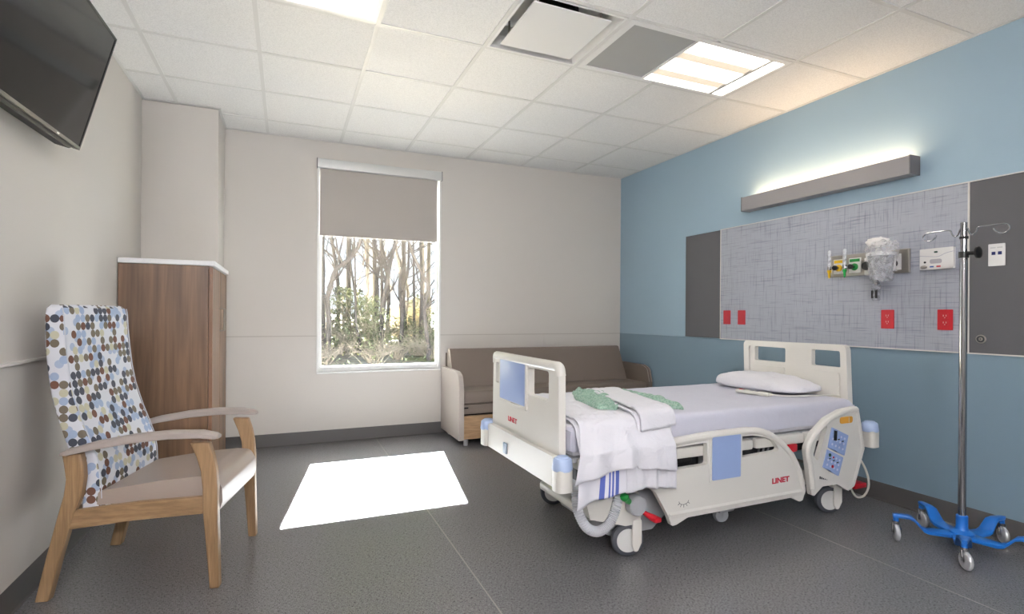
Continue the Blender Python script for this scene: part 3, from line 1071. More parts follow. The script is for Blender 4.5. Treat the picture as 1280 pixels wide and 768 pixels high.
# ================================================================== ARMOIRE
t = thing('wardrobe', 'dark brown wood wardrobe with a white top in the back left corner', 'wardrobe', (0, -1.07, 0))
b_ = MB().box((0.006, 0.0, 0.0), (0.508, 0.596, 1.498))
obj('body', b_, 'walnut', t, bev=0.001)
obj('filler', MB().box((0.498, 0.6, 0.0), (0.508, 0.90, 1.498)), 'walnut', t)
for y0_, y1_, hy_ in ((0.001, 0.448, 0.405), (0.452, 0.90, None)):
    d = obj('door', MB().box((0.512, y0_, 0.02), (0.532, y1_, 1.490)), 'walnut', t, bev=0.001)
    obj('edge_band', MB().box((0.511, y0_ - 0.0015, 0.02), (0.533, y0_, 1.490)), 'walnut_edge', d)
    if hy_:
        obj('handle', MB().tube([(0.532, hy_, 1.215), (0.560, hy_, 1.215), (0.562, hy_, 1.205), (0.562, hy_, 1.062), (0.560, hy_, 1.052), (0.532, hy_, 1.052)], 0.005, 8), 'steel', d, label='satin steel bar handle')
    else:
        obj('handle', MB().tube([(0.532, y0_ + 0.045, 1.215), (0.560, y0_ + 0.045, 1.215), (0.562, y0_ + 0.045, 1.205), (0.562, y0_ + 0.045, 1.062), (0.560, y0_ + 0.045, 1.052), (0.532, y0_ + 0.045, 1.052)], 0.005, 8), 'steel', d, label='satin steel bar handle')
obj('top', MB().plate([(0.004, -0.008), (0.546, -0.008), (0.546, 0.905), (0.500, 0.905), (0.500, 0.597), (0.004, 0.597)], (), 'z', 1.500, 1.532), 'counter', t, bev=0.003, label='white slab top')

# ================================================================== CHAIR
CH = thing('patient_chair', 'high back wooden armchair with dotted back by the left wall', 'armchair', (0.447, -2.199, 0), -0.22)
LW0, LW1 = 0.252, 0.290
rear_leg = [(-0.244, 0.605), (-0.236, 0.560), (-0.228, 0.497), (-0.236, 0.43), (-0.258, 0.345), (-0.300, 0.17), (-0.338, 0.0), (-0.288, 0.0), (-0.245, 0.18), (-0.200, 0.350), (-0.172, 0.43), (-0.163, 0.50), (-0.166, 0.55), (-0.175, 0.60)]
front_leg = [(0.235, 0.630), (0.262, 0.565), (0.278, 0.506), (0.286, 0.43), (0.287, 0.34), (0.302, 0.17), (0.316, 0.0), (0.354, 0.0), (0.350, 0.17), (0.346, 0.33), (0.346, 0.43), (0.340, 0.510), (0.328, 0.57), (0.310, 0.628)]
for s in (-1, 1):
    a, b = sorted((s * LW0, s * LW1))
    lg = obj('leg', MB().plate(rear_leg, (), 'y', a, b), 'oak_v', CH, bev=0.006)
    obj('glide', MB().cyl((-0.313, (a + b) / 2, -0.0), (-0.313, (a + b) / 2, 0.004), 0.014, n=10), 'black', lg)
    lg = obj('leg', MB().plate(front_leg, (), 'y', a, b), 'oak_v', CH, bev=0.006)
    obj('glide', MB().cyl((0.335, (a + b) / 2, 0.0), (0.335, (a + b) / 2, 0.004), 0.014, n=10), 'black', lg)
    obj('side_rail', MB().plate([(-0.215, 0.365), (-0.235, 0.285), (0.02, 0.310), (0.288, 0.322), (0.288, 0.396), (0.05, 0.388)], (), 'y', a + 0.006, b - 0.006), wood('light_oak_rail', '#866949', '#ad8d68', 3.0, 30), CH, bev=0.004)
    # armrest cap: swept, wider at the front
    secs = []
    for x, z, wd, th in ((-0.250, 0.600, 0.016, 0.012), (-0.225, 0.606, 0.024, 0.024), (-0.12, 0.632, 0.027, 0.032), (0.02, 0.655, 0.029, 0.034), (0.16, 0.666, 0.031, 0.033), (0.28, 0.664, 0.032, 0.030), (0.335, 0.655, 0.030, 0.024), (0.350, 0.652, 0.022, 0.014)):
        yc = s * 0.276
        q = [(-wd, -th * 0.4), (-wd * 0.8, -th * 0.5), (wd * 0.8, -th * 0.5), (wd, -th * 0.4), (wd, th * 0.2), (wd * 0.6, th * 0.5), (-wd * 0.6, th * 0.5), (-wd, th * 0.2)]
        secs.append([V(x, yc + a0, z + b0) for a0, b0 in q])
    obj('armrest', MB().loft(secs), 'arm', CH, sharp=50)
obj('front_rail', MB().box((0.292, -0.253, 0.315), (0.320, 0.253, 0.375)), 'oak', CH, bev=0.003)
obj('rear_rail', MB().box((-0.235, -0.253, 0.295), (-0.205, 0.253, 0.355)), 'oak', CH, bev=0.003)
seatp = roundpoly([(-0.135, 0.372), (-0.13, 0.430), (0.10, 0.462), (0.262, 0.474), (0.325, 0.468), (0.352, 0.42), (0.354, 0.360), (0.340, 0.318), (0.300, 0.316), (0.295, 0.385), (0.1, 0.380)],
                  [0.01, 0.02, 0.1, 0.05, 0.04, 0.04, 0.03, 0.015, 0.004, 0.004, 0.02], 5)
obj('seat_cushion', MB().plate(seatp, (), 'y', -0.249, 0.249), 'seat', CH, bev=0.014, seg=3)
# backrest, lofted bottom to top
bk = [(0.345, -0.125, -0.195), (0.40, -0.116, -0.190), (0.50, -0.121, -0.212), (0.57, -0.133, -0.232), (0.64, -0.158, -0.254), (0.71, -0.184, -0.276), (0.77, -0.203, -0.292), (0.835, -0.222, -0.308),
      (0.92, -0.238, -0.320), (1.017, -0.250, -0.330), (1.10, -0.257, -0.333), (1.17, -0.261, -0.333), (1.200, -0.266, -0.330), (1.213, -0.280, -0.320)]
bm_ = MB()
secs = []
for z, xf, xr in bk:
    hw = 0.249 if z < 1.19 else (0.245 if z < 1.21 else 0.236)
    r = min(0.014, (xf - xr) * 0.3)
    ring = roundpoly([(xr, -hw), (xf, -hw), (xf, hw), (xr, hw)], r, 3)
    secs.append([V(x, y, z + (0.008 * (1 - (y / 0.25) ** 2) if z > 1.19 else 0)) for x, y in ring])
bm_.loft(secs)
bk_o = obj('backrest', bm_, 'dots', CH, sharp=60)
pp = [V(xf + 0.0005, -0.2495, z) for z, xf, xr in bk[1:-1]]
for s in (-1, 1):
    obj('piping', MB().tube([V(p.x, s * 0.2485, p.z) for p in pp], 0.0022, 6), mat('pale_piping', '#c3c7cf', 0.7), bk_o)

# ================================================================== SOFA
SO = thing('sofa', 'taupe vinyl sleeper sofa with a wooden drawer front under the window wall', 'sofa', (0, 0, 0))
armp = roundpoly([(-0.012, 0.055), (-0.012, 0.668), (-0.50, 0.662), (-0.585, 0.630), (-0.620, 0.50), (-0.622, 0.055)], [0.005, 0.01, 0.10, 0.06, 0.05, 0.01])
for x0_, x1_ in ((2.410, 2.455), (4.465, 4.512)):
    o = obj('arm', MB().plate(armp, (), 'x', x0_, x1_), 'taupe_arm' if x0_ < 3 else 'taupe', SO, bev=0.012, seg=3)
    pth = [V((x0_ + x1_) / 2, y, z) for y, z in armp if y < -0.45 or z > 0.6]
    for x in (x0_ + 0.006, x1_ - 0.006):
        obj('piping', MB().tube([V(x, y, z) for y, z in armp if z > 0.1 and y < -0.05], 0.003, 6), 'taupe_arm', o)
backp = roundpoly([(-0.30, 0.47), (-0.125, 0.845), (-0.05, 0.845), (-0.03, 0.47)], [0.02, 0.03, 0.02, 0.01])
obj('back_cushion', MB().plate(backp, (), 'x', 2.462, 4.425), 'taupe', SO, bev=0.010, seg=3)
obj('back_frame', MB().box((2.455, -0.03, 0.08), (4.465, -0.012, 0.80)), 'taupe', SO)
obj('seat_cushion', MB().box((2.460, -0.598, 0.372), (4.460, -0.03, 0.492), bev=0.022, seg=3), 'taupe', SO)
obj('seat_deck', MB().box((2.460, -0.592, 0.284), (4.460, -0.03, 0.370), bev=0.008), 'taupe', SO)
obj('strap', MB().box((2.458, -0.604, 0.336), (2.50, -0.590, 0.348)), 'black', SO, label='small black pull strap')
obj('base', MB().box((2.458, -0.560, 0.062), (4.462, -0.03, 0.282)), 'dark_gap', SO)
for a, b in ((2.460, 3.458), (3.462, 4.460)):
    obj('drawer', MB().box((a, -0.592, 0.058), (b, -0.565, 0.268)), 'oak_drawer', SO, bev=0.002, label='pale oak drawer front')
for x in (2.49, 4.44):
    for y in (-0.565, -0.08):
        obj('leg', MB().cyl((x, y, 0), (x, y, 0.06), 0.022, n=16), 'bed_grey', SO, label='short grey leg')

# ================================================================== IV STAND
IV = thing('iv_stand', 'chrome drip stand on a blue five-wheel base by the right wall', 'drip stand', (4.185, -3.545, 0))
hub = MB().lathe([(0, 0.052), (0.045, 0.052), (0.055, 0.062), (0.052, 0.085), (0.030, 0.098), (0.025, 0.110), (0.025, 0.168), (0.021, 0.172), (0, 0.172)], n=24)
obj('hub', hub, 'iv_blue', IV)
for k in range(5):
    th = math.radians(-7.5 + 72 * k)
    e, sd = V(math.cos(th), math.sin(th), 0), V(-math.sin(th), math.cos(th), 0)
    secs = []
    for r, z, wd, h in ((0.02, 0.068, 0.040, 0.026), (0.09, 0.066, 0.036, 0.020), (0.155, 0.066, 0.033, 0.018), (0.180, 0.075, 0.033, 0.019), (0.222, 0.122, 0.028, 0.019), (0.245, 0.130, 0.022, 0.018), (0.300, 0.130, 0.014, 0.020), (0.318, 0.129, 0.010, 0.018)):
        up = V(0, 0, 1)
        q = [(-1, -0.35), (-0.85, -0.5), (0.85, -0.5), (1, -0.35), (1, 0.3), (0.8, 0.5), (-0.8, 0.5), (-1, 0.3)]
        r *= 0.94
        secs.append([e * r + sd * (wd * a) + up * (z + h * b) for a, b in q])
    arm = obj('base_arm', MB().loft(secs), 'iv_blue', IV, sharp=50)
    c = e * 0.285
    arm_c = obj('caster', MB().cyl(c + V(0, 0, 0.100), c + V(0, 0, 0.132), 0.013, n=14), 'iv_blue', IV)
    ck = math.radians(232 + (0, 9, -7, 6, -4)[k])
    f1, f2 = V(math.cos(ck), math.sin(ck), 0), V(-math.sin(ck), math.cos(ck), 0)
    wc = c + f1 * 0.012 + V(0, 0, 0.043)
    fk = MB()
    fk.cyl(c + V(0, 0, 0.088), c + V(0, 0, 0.102), 0.016, n=14)
    for s in (-1, 1):
        fk.tube([c + f2 * (s * 0.012) + V(0, 0, 0.092), wc + f2 * (s * 0.017) + V(0, 0, 0.02), wc + f2 * (s * 0.017)], 0.006, 8)
    obj('fork', fk, 'chrome', arm_c)
    obj('wheel', MB().lathe([(0.010, -0.011), (0.030, -0.012), (0.039, -0.009), (0.043, -0.003), (0.043, 0.003), (0.039, 0.009), (0.030, 0.012), (0.010, 0.011)], wc, f2, 24), 'clear_wheel', arm_c, label='clear grey wheel')
obj('pole', MB().cyl((0, 0, 0.15), (0, 0, 1.508), 0.0170, n=24).cyl((0, 0, 1.508), (0, 0, 1.672), 0.0145, n=20), 'chrome', IV)
obj('collar', MB().cyl((0, 0, 1.490), (0, 0, 1.522), 0.0215, n=20), 'black', IV)
obj('top_band', MB().cyl((0, 0, 1.588), (0, 0, 1.600), 0.019, n=20), 'black', IV)
obj('knob', MB().cyl((0, -0.018, 1.512), (0, -0.055, 1.512), 0.010, n=12).lathe([(0, 0), (0.012, 0.0), (0.016, 0.006), (0.030, 0.010), (0.030, 0.018), (0.014, 0.024), (0, 0.024)], (0, -0.048, 1.512), (0, -1, 0), 14), 'black', IV, label='black clamp knob')
hk = MB()
for s in (1, -1):
    pts = [(0, 0.0, 1.650), (0, s * 0.016, 1.640), (0, s * 0.026, 1.612), (0, s * 0.040, 1.605), (0, s * 0.052, 1.618), (0, s * 0.058, 1.636), (0, s * 0.075, 1.641), (0, s * 0.13, 1.642), (0, s * 0.168, 1.640),
           (0, s * 0.184, 1.630), (0, s * 0.186, 1.612), (0, s * 0.172, 1.598), (0, s * 0.150, 1.598), (0, s * 0.132, 1.610), (0, s * 0.124, 1.624)]
    hk.tube(spline(pts, 5), 0.0036, 8)
obj('hook_arm', hk, 'chrome', IV, label='chrome double bag hook')

# ================================================================== BED
BED = thing('hospital_bed', 'ivory hospital bed with blue inserts and lowered side rails, head to the right wall', 'bed', (3.2, -2.569, 0), 0.01)


def ins(pts, d):      # shrink a rectangle helper (a0,b0,a1,b1)
    return pts


# --- footboard
fo = roundpoly([(-0.415, 0.42), (-0.405, 0.955), (0.405, 0.955), (0.415, 0.42)], [0.01, 0.045, 0.045, 0.01], 6)
fh = [rect(-0.308, 0.772, -0.080, 0.914, 0.018), rect(0.295, 0.785, 0.368, 0.905, 0.012)]
fb = obj('footboard', MB().plate(fo, fh, 'x', -1.062, -1.026), 'bed', BED, bev=0.012, seg=3)
obj('grip_rail', MB().tube(spline([(-1.045, -0.395, 0.90), (-1.048, -0.385, 0.938), (-1.052, -0.33, 0.943), (-1.055, 0.0, 0.943), (-1.052, 0.33, 0.943), (-1.048, 0.385, 0.938), (-1.045, 0.395, 0.90)], 5), 0.024, 12), 'bed', fb)
obj('blue_insert', MB().box((-1.072, -0.055, 0.705), (-1.058, 0.285, 0.930), bev=0.006), 'bed_blue', fb, label='pale blue insert panel')
obj('insert_rim', MB().plate(rect(-0.075, 0.685, 0.300, 0.945, 0.02), [rect(-0.055, 0.705, 0.285, 0.930, 0.01)], 'x', -1.071, -1.055), 'bed', fb, bev=0.003)
sk = roundpoly([(-0.40, 0.405), (-0.52, 0.445), (-0.52, 0.475), (-0.46, 0.50), (-0.435, 0.535), (0.435, 0.535), (0.52, 0.50), (0.52, 0.45), (0.40, 0.405)], 0.012, 3)
obj('skirt', MB().plate(roundpoly([(-0.42, 0.395), (-0.42, 0.500), (-0.40, 0.535), (0.40, 0.535), (0.45, 0.505), (0.45, 0.395)], 0.012, 3), (), 'x', -1.088, -1.02), 'bed', fb, bev=0.014, seg=3)
obj('release_clip', MB().box((-1.096, 0.130, 0.415), (-1.086, 0.175, 0.475), bev=0.004), mat('grey_clip', '#9fb0c0', 0.4), fb, label='small grey blue latch')
mt = Matrix(((0, 0, -1, -1.0625), (-1, 0, 0, 0.118), (0, 1, 0, 0.604), (0, 0, 0, 1)))
text('lettering', 'LINET', 0.036, 'logo_red', fb, mt, 0.0012, 0.0011, 1.28)

for sy in (-1, 1):
    for sx, xx in ((-1, -1.072), (1, 1.063)):
        ya = sy * 0.464
        bp = obj('corner_post', MB().plate(roundpoly([(xx - 0.039, ya - 0.042), (xx + 0.039, ya - 0.042), (xx + 0.039, ya + 0.042), (xx - 0.039, ya + 0.042)], 0.028, 4), (), 'z', 0.395, 0.495), 'bed', BED, bev=0.008)
        obj('bumper', MB().lathe([(0, 0.0), (0.044, 0.0), (0.047, 0.006), (0.042, 0.048), (0.036, 0.055), (0.030, 0.056), (0.026, 0.062), (0.0, 0.064)], (xx, ya, 0.488)), 'bumper', bp, label='pale blue round bumper')

# --- headboard
ho = roundpoly([(-0.415, 0.45), (-0.390, 1.010), (0.388, 1.003), (0.372, 0.45)], [0.01, 0.035, 0.035, 0.01], 6)
hh = [rect(-0.352, 0.868, -0.155, 0.970, 0.012), rect(0.042, 0.866, 0.298, 0.966, 0.012)]
hb = obj('headboard', MB().plate(ho, hh, 'x', 0.955, 0.990), 'bed', BED, bev=0.012, seg=3)
obj('rim', MB().plate(roundpoly([(-0.417, 0.50), (-0.392, 1.012), (0.390, 1.005), (0.374, 0.50)], [0.005, 0.037, 0.037, 0.005], 6), [roundpoly([(-0.375, 0.505), (-0.355, 0.975), (0.345, 0.968), (0.335, 0.505)], 0.02, 4)], 'x', 0.942, 0.962), 'bed', hb, bev=0.006)
for a, b in ((-0.345, -0.165), (0.045, 0.315)):
    obj('recess_panel', MB().plate(rect(a, 0.60, b, 0.835, 0.015), (), 'x', 0.950, 0.957), 'bed', hb, bev=0.002)

# --- big side rails (near with full detail, far one mirrored)
RO = roundpoly([(-0.655, 0.40), (-0.60, 0.565), (-0.479, 0.580), (-0.232, 0.594), (0.038, 0.596), (0.153, 0.577), (0.257, 0.525), (0.37, 0.427), (0.432, 0.327), (0.464, 0.217), (0.440, 0.160), (0.415, 0.155), (0.347, 0.186), (-0.379, 0.184), (-0.450, 0.158), (-0.478, 0.156), (-0.500, 0.209), (-0.575, 0.33)],
               [0.04, 0.05, 0.02, 0.02, 0.05, 0.05, 0.1, 0.1, 0.1, 0.015, 0.01, 0.01, 0.03, 0.03, 0.01, 0.012, 0.03, 0.05], 3)
RH = [roundpoly([(-0.565, 0.425), (-0.255, 0.434), (-0.255, 0.545), (-0.55, 0.535)], 0.015, 4),
      roundpoly([(-0.022, 0.445), (0.262, 0.455), (0.215, 0.508), (0.153, 0.537), (0.038, 0.556), (-0.022, 0.554)], [0.012, 0.02, 0.03, 0.03, 0.02, 0.012], 4)]
HO = roundpoly([(0.891, 0.655), (0.752, 0.641), (0.627, 0.602), (0.516, 0.526), (0.462, 0.445), (0.485, 0.331), (0.503, 0.216), (0.512, 0.178), (0.535, 0.172), (0.602, 0.216), (0.728, 0.213), (0.825, 0.162), (0.880, 0.185), (0.968, 0.395), (0.968, 0.42), (0.916, 0.625)],
               [0.02, 0.05, 0.06, 0.06, 0.06, 0.06, 0.02, 0.012, 0.012, 0.03, 0.03, 0.02, 0.02, 0.01, 0.01, 0.02], 4)
HH = [roundpoly([(0.522, 0.40), (0.560, 0.365), (0.640, 0.555), (0.628, 0.562), (0.560, 0.505)], [0.02, 0.012, 0.012, 0.012, 0.03], 4)]
for s in (-1, 1):
    y0_, y1_ = (-0.494, -0.466) if s < 0 else (0.466, 0.494)
    yo = s * 0.494
    def yy(a, b):
        return tuple(sorted((s * a, s * b)))
    r = obj('side_rail', MB().plate(RO, RH, 'y', y0_, y1_), 'bed', BED, bev=0.009, seg=3)
    hp = [V(x, s * 0.486, z) for x, z in ((-0.60, 0.50), (-0.575, 0.545), (-0.479, 0.562), (-0.232, 0.575), (0.038, 0.578), (0.145, 0.560), (0.240, 0.513), (0.345, 0.425), (0.41, 0.325), (0.440, 0.225))]
    obj('grip_rail', MB().tube(spline(hp, 5), 0.019, 10), 'bed', r)
    a, b = yy(0.490, 0.503)
    obj('blue_insert', MB().plate(rect(-0.228, 0.350, -0.036, 0.570, 0.006), (), 'y', a, b), 'bed_blue', r, bev=0.004, label='pale blue insert panel')
    a, b = yy(0.488, 0.499)
    obj('insert_rim', MB().plate(rect(-0.243, 0.338, -0.022, 0.582, 0.012), [rect(-0.228, 0.350, -0.036, 0.570, 0.006)], 'y', a, b), 'bed', r, bev=0.003)
    # lower lip sloping inward and out
    secs = [[V(x, s * q, z) for q, z in ((0.488, 0.235), (0.500, 0.212), (0.494, 0.190), (0.47, 0.186))] for x in (-0.495, -0.2, 0.2, 0.455)]
    obj('lower_lip', MB().loft(secs), 'bed', r, sharp=20)
    if s < 0:
        text('lettering', 'LINET', 0.040, 'logo_red', r, Matrix(((1, 0, 0, 0.265), (0, 0, -1, -0.4945), (0, 1, 0, 0.292), (0, 0, 0, 1))), 0.0012, 0.0013, 1.25)
        eye = MB().tube([V(-0.405 + 0.03 * math.cos(q), -0.4945, 0.270 - 0.018 * math.sin(q)) for q in [PI * k / 8 for k in range(9)]], 0.0012, 5)
        for k in range(5):
            q = PI * (k + 1) / 6
            eye.tube([V(-0.405 + 0.03 * math.cos(q), -0.4945, 0.270 - 0.018 * math.sin(q)), V(-0.405 + 0.042 * math.cos(q), -0.4945, 0.268 - 0.030 * math.sin(q))], 0.0012, 5)
        obj('night_mark', eye, 'ink', r, label='small printed lash-shaped mark')
    h = obj('head_rail', MB().plate(HO, HH, 'y', y0_, y1_), 'bed', BED, bev=0.009, seg=3)
    hp = [V(x, s * 0.488, z) for x, z in ((0.895, 0.632), (0.87, 0.637), (0.752, 0.622), (0.635, 0.585), (0.535, 0.515), (0.484, 0.44), (0.503, 0.335), (0.520, 0.216))]
    obj('grip_rail', MB().tube(spline(hp, 5), 0.019, 10), 'bed', h)
    hp = [V(x, s * 0.487, z) for x, z in ((0.895, 0.632), (0.945, 0.41), (0.866, 0.20), (0.82, 0.185))]
    obj('rim', MB().tube(hp, 0.012, 8), 'bed', h)
    if s < 0:
        for nm, q in (('control_panel', [(0.672, 0.549), (0.815, 0.490), (0.781, 0.374), (0.640, 0.435)]), ('control_panel', [(0.634, 0.426), (0.772, 0.365), (0.731, 0.261), (0.598, 0.326)])):
            cp = obj(nm, MB().plate(roundpoly(q, 0.006), (), 'y', -0.499, -0.492), 'bed_blue', h, bev=0.001, label='pale blue keypad')
            A, B, D = Vector(q[0]), Vector(q[1]), Vector(q[3])
            bts = MB()
            rnd = random.Random(len(h.children))
            for i in range(4):
                for j in range(3):
                    p = A + (B - A) * (0.18 + 0.21 * i) + (D - A) * (0.24 + 0.26 * j)
                    if q[0][0] > 0.65 and i < 2 and j == 0:
                        continue
                    bts.cyl((p.x, -0.4988, p.y), (p.x, -0.5002, p.y), 0.007, n=8)
            obj('keys', bts, mat('key_outline', '#c3cbe4', 0.5), cp)
            sm = MB()
            for i in range(3):
                p = A + (B - A) * (0.25 + 0.24 * i) + (D - A) * 0.40
                sm.box((p.x - 0.008, -0.5005, p.y - 0.003), (p.x + 0.008, -0.4985, p.y + 0.003))
            obj('key_marks', sm, 'ink', cp)
            if q[0][0] > 0.65:
                p = A + (B - A) * 0.25 + (D - A) * 0.28
                obj('display', MB().plate([(p.x - 0.014, p.y - 0.028), (p.x + 0.012, p.y - 0.034), (p.x + 0.016, p.y + 0.022), (p.x - 0.010, p.y + 0.028)], (), 'y', -0.501, -0.498), 'black', cp, label='small dark display')
            else:
                for fi, fj, mm, rr in ((0.2, 0.22, 'dark_green', 0.010), (0.42, 0.25, 'logo_red', 0.006), (0.5, 0.72, 'logo_red', 0.009)):
                    p = A + (B - A) * fi + (D - A) * fj
                    obj('key', MB().cyl((p.x, -0.498, p.y), (p.x, -0.5015, p.y), rr, n=12), MATS[mm], cp)
        yl = obj('rail_sticker', MB().plate(rect(0.745, 0.562, 0.855, 0.600, 0.015), (), 'y', -0.4965, -0.493), 'orange', h, label='orange rounded sticker')
        obj('sticker_line', MB().box((0.820, -0.4975, 0.565), (0.823, -0.496, 0.597)), 'white', yl)
        mk = MB()
        for k in range(5):
            mk.box((0.575 + 0.014 * k, -0.4955, 0.262 - 0.003 * k), (0.584 + 0.014 * k, -0.4935, 0.276 - 0.006 * k))
        obj('night_mark', mk, 'ink', h, label='small dark printed marks')

# --- platform and frame
obj('mattress_platform', MB().box((-1.0, -0.43, 0.500), (0.93, 0.43, 0.525), bev=0.006), 'bed_grey', BED)
for a, b in ((-0.98, -0.52), (-0.44, -0.205), (-0.19, 0.10), (0.125, 0.495), (0.51, 0.92)):
    for s in (-1, 1):
        q = sorted((s * 0.462, s * 0.36))
        obj('platform_edge', MB().box((a, q[0], 0.466), (b, q[1], 0.522), bev=0.012), 'bed', BED)
fr = MB()
for s in (-1, 1):
    fr.box((-0.95, s * 0.36 - 0.02, 0.40), (0.95, s * 0.36 + 0.02, 0.455))
for x in (-0.93, -0.35, 0.2, 0.93):
    fr.box((x - 0.02, -0.36, 0.405), (x + 0.02, 0.36, 0.45))
obj('frame', fr, 'steel_dark', BED, bev=0.003)
for s in (-1, 1):
    for x in (-0.42, -0.02, 0.62, 0.80):
        obj('rail_arm', MB().tube([(x, s * 0.37, 0.43), (x, s * 0.43, 0.42), (x + 0.01, s * 0.455, 0.34)], 0.014, 8), 'grey_metal', BED)
    for x in (0.17, 0.205, 0.24):
        obj('strut', MB().tube([(x, s * 0.40, 0.30), (x + 0.01, s * 0.43, 0.47)], 0.005, 8), 'grey_metal', BED)
    for x in (-0.50, -0.20):
        obj('bracket', MB().box((x - 0.035, min(s * 0.40, s * 0.445), 0.40), (x + 0.03, max(s * 0.40, s * 0.445), 0.465), bev=0.012), 'grey_metal', BED)
    obj('side_mechanism', MB().box((-0.40, min(s * 0.385, s * 0.44), 0.43), (-0.30, max(s * 0.385, s * 0.44), 0.475), bev=0.01).box((-0.17, min(s * 0.385, s * 0.44), 0.40), (0.10, max(s * 0.385, s * 0.44), 0.46), bev=0.01), 'black', BED)
obj('release_handle', MB().box((0.36, -0.47, 0.425), (0.43, -0.40, 0.470), bev=0.008), 'red', BED, label='red release handle')
for x in (-0.45, 0.50):
    obj('lift_column', MB().box((x - 0.11, -0.13, 0.18), (x + 0.11, 0.13, 0.40), bev=0.02), 'grey_metal', BED)
    obj('lift_sleeve', MB().box((x - 0.13, -0.15, 0.12), (x + 0.13, 0.15, 0.27), bev=0.02), 'bed_grey', BED)
# undercarriage
obj('undercarriage', MB().plate(roundpoly([(-0.82, 0.20), (0.88, 0.20), (0.88, 0.15), (0.60, 0.12), (-0.55, 0.12), (-0.82, 0.15)], 0.02), (), 'y', -0.26, 0.26), 'bed', BED, bev=0.015)
obj('foot_cover', MB().plate(roundpoly([(-0.755, 0.30), (-0.745, 0.09), (-0.70, 0.07), (-0.45, 0.07), (-0.36, 0.14), (-0.36, 0.30)], 0.02), (), 'y', -0.31, 0.14), 'bed_grey', BED, bev=0.02, label='light grey plastic cover between the foot casters')
obj('cross_beam', MB().plate(roundpoly([(-0.36, 0.20), (-0.20, 0.225), (0.20, 0.225), (0.42, 0.20), (0.42, 0.285), (0.20, 0.36), (-0.20, 0.36), (-0.36, 0.285)], 0.03), (), 'x', -0.70, -0.57), 'bed', BED, bev=0.015)
obj('beam_arm', MB().plate(roundpoly([(-0.615, 0.165), (-0.70, 0.165), (-0.90, 0.225), (-0.93, 0.335), (-0.64, 0.310), (-0.60, 0.24)], 0.02), (), 'y', -0.425, -0.345), 'bed', BED, bev=0.015)
obj('cross_beam', MB().box((0.72, -0.40, 0.180), (0.86, 0.40, 0.245), bev=0.02), 'bed', BED)


def bed_caster(px, py, heading, name='caster'):
    c = obj(name, MB().cyl((px, py, 0.16), (px, py, 0.215), 0.030, n=16), 'bed', BED)
    e, sd = V(math.cos(heading), math.sin(heading), 0), V(-math.sin(heading), math.cos(heading), 0)
    wc = V(px, py, 0.082) + e * 0.030
    slab = roundpoly([(-0.034, 0.19), (0.014, 0.19), (0.016, 0.13), (0.016, 0.060), (0.006, 0.032), (-0.014, 0.032), (-0.034, 0.075)], 0.015, 4)
    for o0, o1 in ((0.024, 0.036), (-0.036, -0.024)):
        m_ = MB()
        m_.loft([[V(px, py, z) + e * a + sd * o_ for a, z in slab] for o_ in (o0, o1)])
        obj('fork', m_, 'bed', c, bev=0.004)
    m_ = MB()
    m_.loft([[V(px, py, z) + e * a + sd * o_ for a, z in rect(-0.030, 0.163, 0.026, 0.19)] for o_ in (-0.034, 0.034)])
    obj('fork_crown', m_, 'bed', c, bev=0.004)
    whl = obj('wheel', MB().lathe([(0.052, -0.020), (0.070, -0.020), (0.079, -0.014), (0.082, 0.0), (0.079, 0.014), (0.070, 0.020), (0.052, 0.020)], wc, sd, 32), 'rubber', c, label='dark grey tyre')
    for q in (-1, 1):
        obj('wheel_disc', MB().lathe([(0, 0.0225), (0.045, 0.0225), (0.056, 0.0215), (0.060, 0.018), (0.060, 0.0), (0, 0.0)], wc, sd * q, 32), mat('disc_grey', '#d3d3d0', 0.4), whl, label='light grey wheel disc')
    return c


bed_caster(-0.635, -0.395, math.radians(163))
bed_caster(-0.635, 0.375, math.radians(163))
bed_caster(0.830, -0.395, math.radians(160))
bed_caster(0.830, 0.385, math.radians(170))
pd = obj('brake_pedal', MB().lathe([(0, -0.05), (0.044, -0.05), (0.049, -0.044), (0.049, 0.02), (0, 0.02)], (-0.655, -0.420, 0.268), (0, 1, 0), 28), 'bed_grey', BED, label='round grey brake hub')
obj('green_lever', MB().tube([(-0.67, -0.44, 0.275), (-0.710, -0.455, 0.298), (-0.738, -0.468, 0.322)], [0.013, 0.015, 0.019], 12).sphere((-0.742, -0.470, 0.326), 0.021, 1.0, 1.3, 1.0, 14, 10), 'green', pd, label='green brake lever')
obj('red_lever', MB().tube([(-0.62, -0.45, 0.232), (-0.590, -0.455, 0.212), (-0.56, -0.462, 0.196)], [0.010, 0.014, 0.017], 12).box((-0.575, -0.49, 0.180), (-0.535, -0.435, 0.204), bev=0.006), 'red', pd, label='red brake lever')
obj('pedal', MB().tube([(0.86, -0.36, 0.20), (1.00, -0.36, 0.160), (1.08, -0.365, 0.135)], [0.012, 0.012, 0.016], 10).box((1.03, -0.40, 0.115), (1.14, -0.33, 0.145), bev=0.006), 'red', BED, label='red brake pedal at the head end')
# pale castor pedal unit under the rail
obj('fifth_wheel', MB().lathe([(0.01, -0.02), (0.038, -0.02), (0.045, 0), (0.038, 0.02), (0.01, 0.02)], (0.08, -0.25, 0.05), (0.3, 1, 0), 20).box((0.03, -0.30, 0.075), (0.14, -0.22, 0.12), bev=0.01), 'bed_grey', BED, label='grey middle wheel')
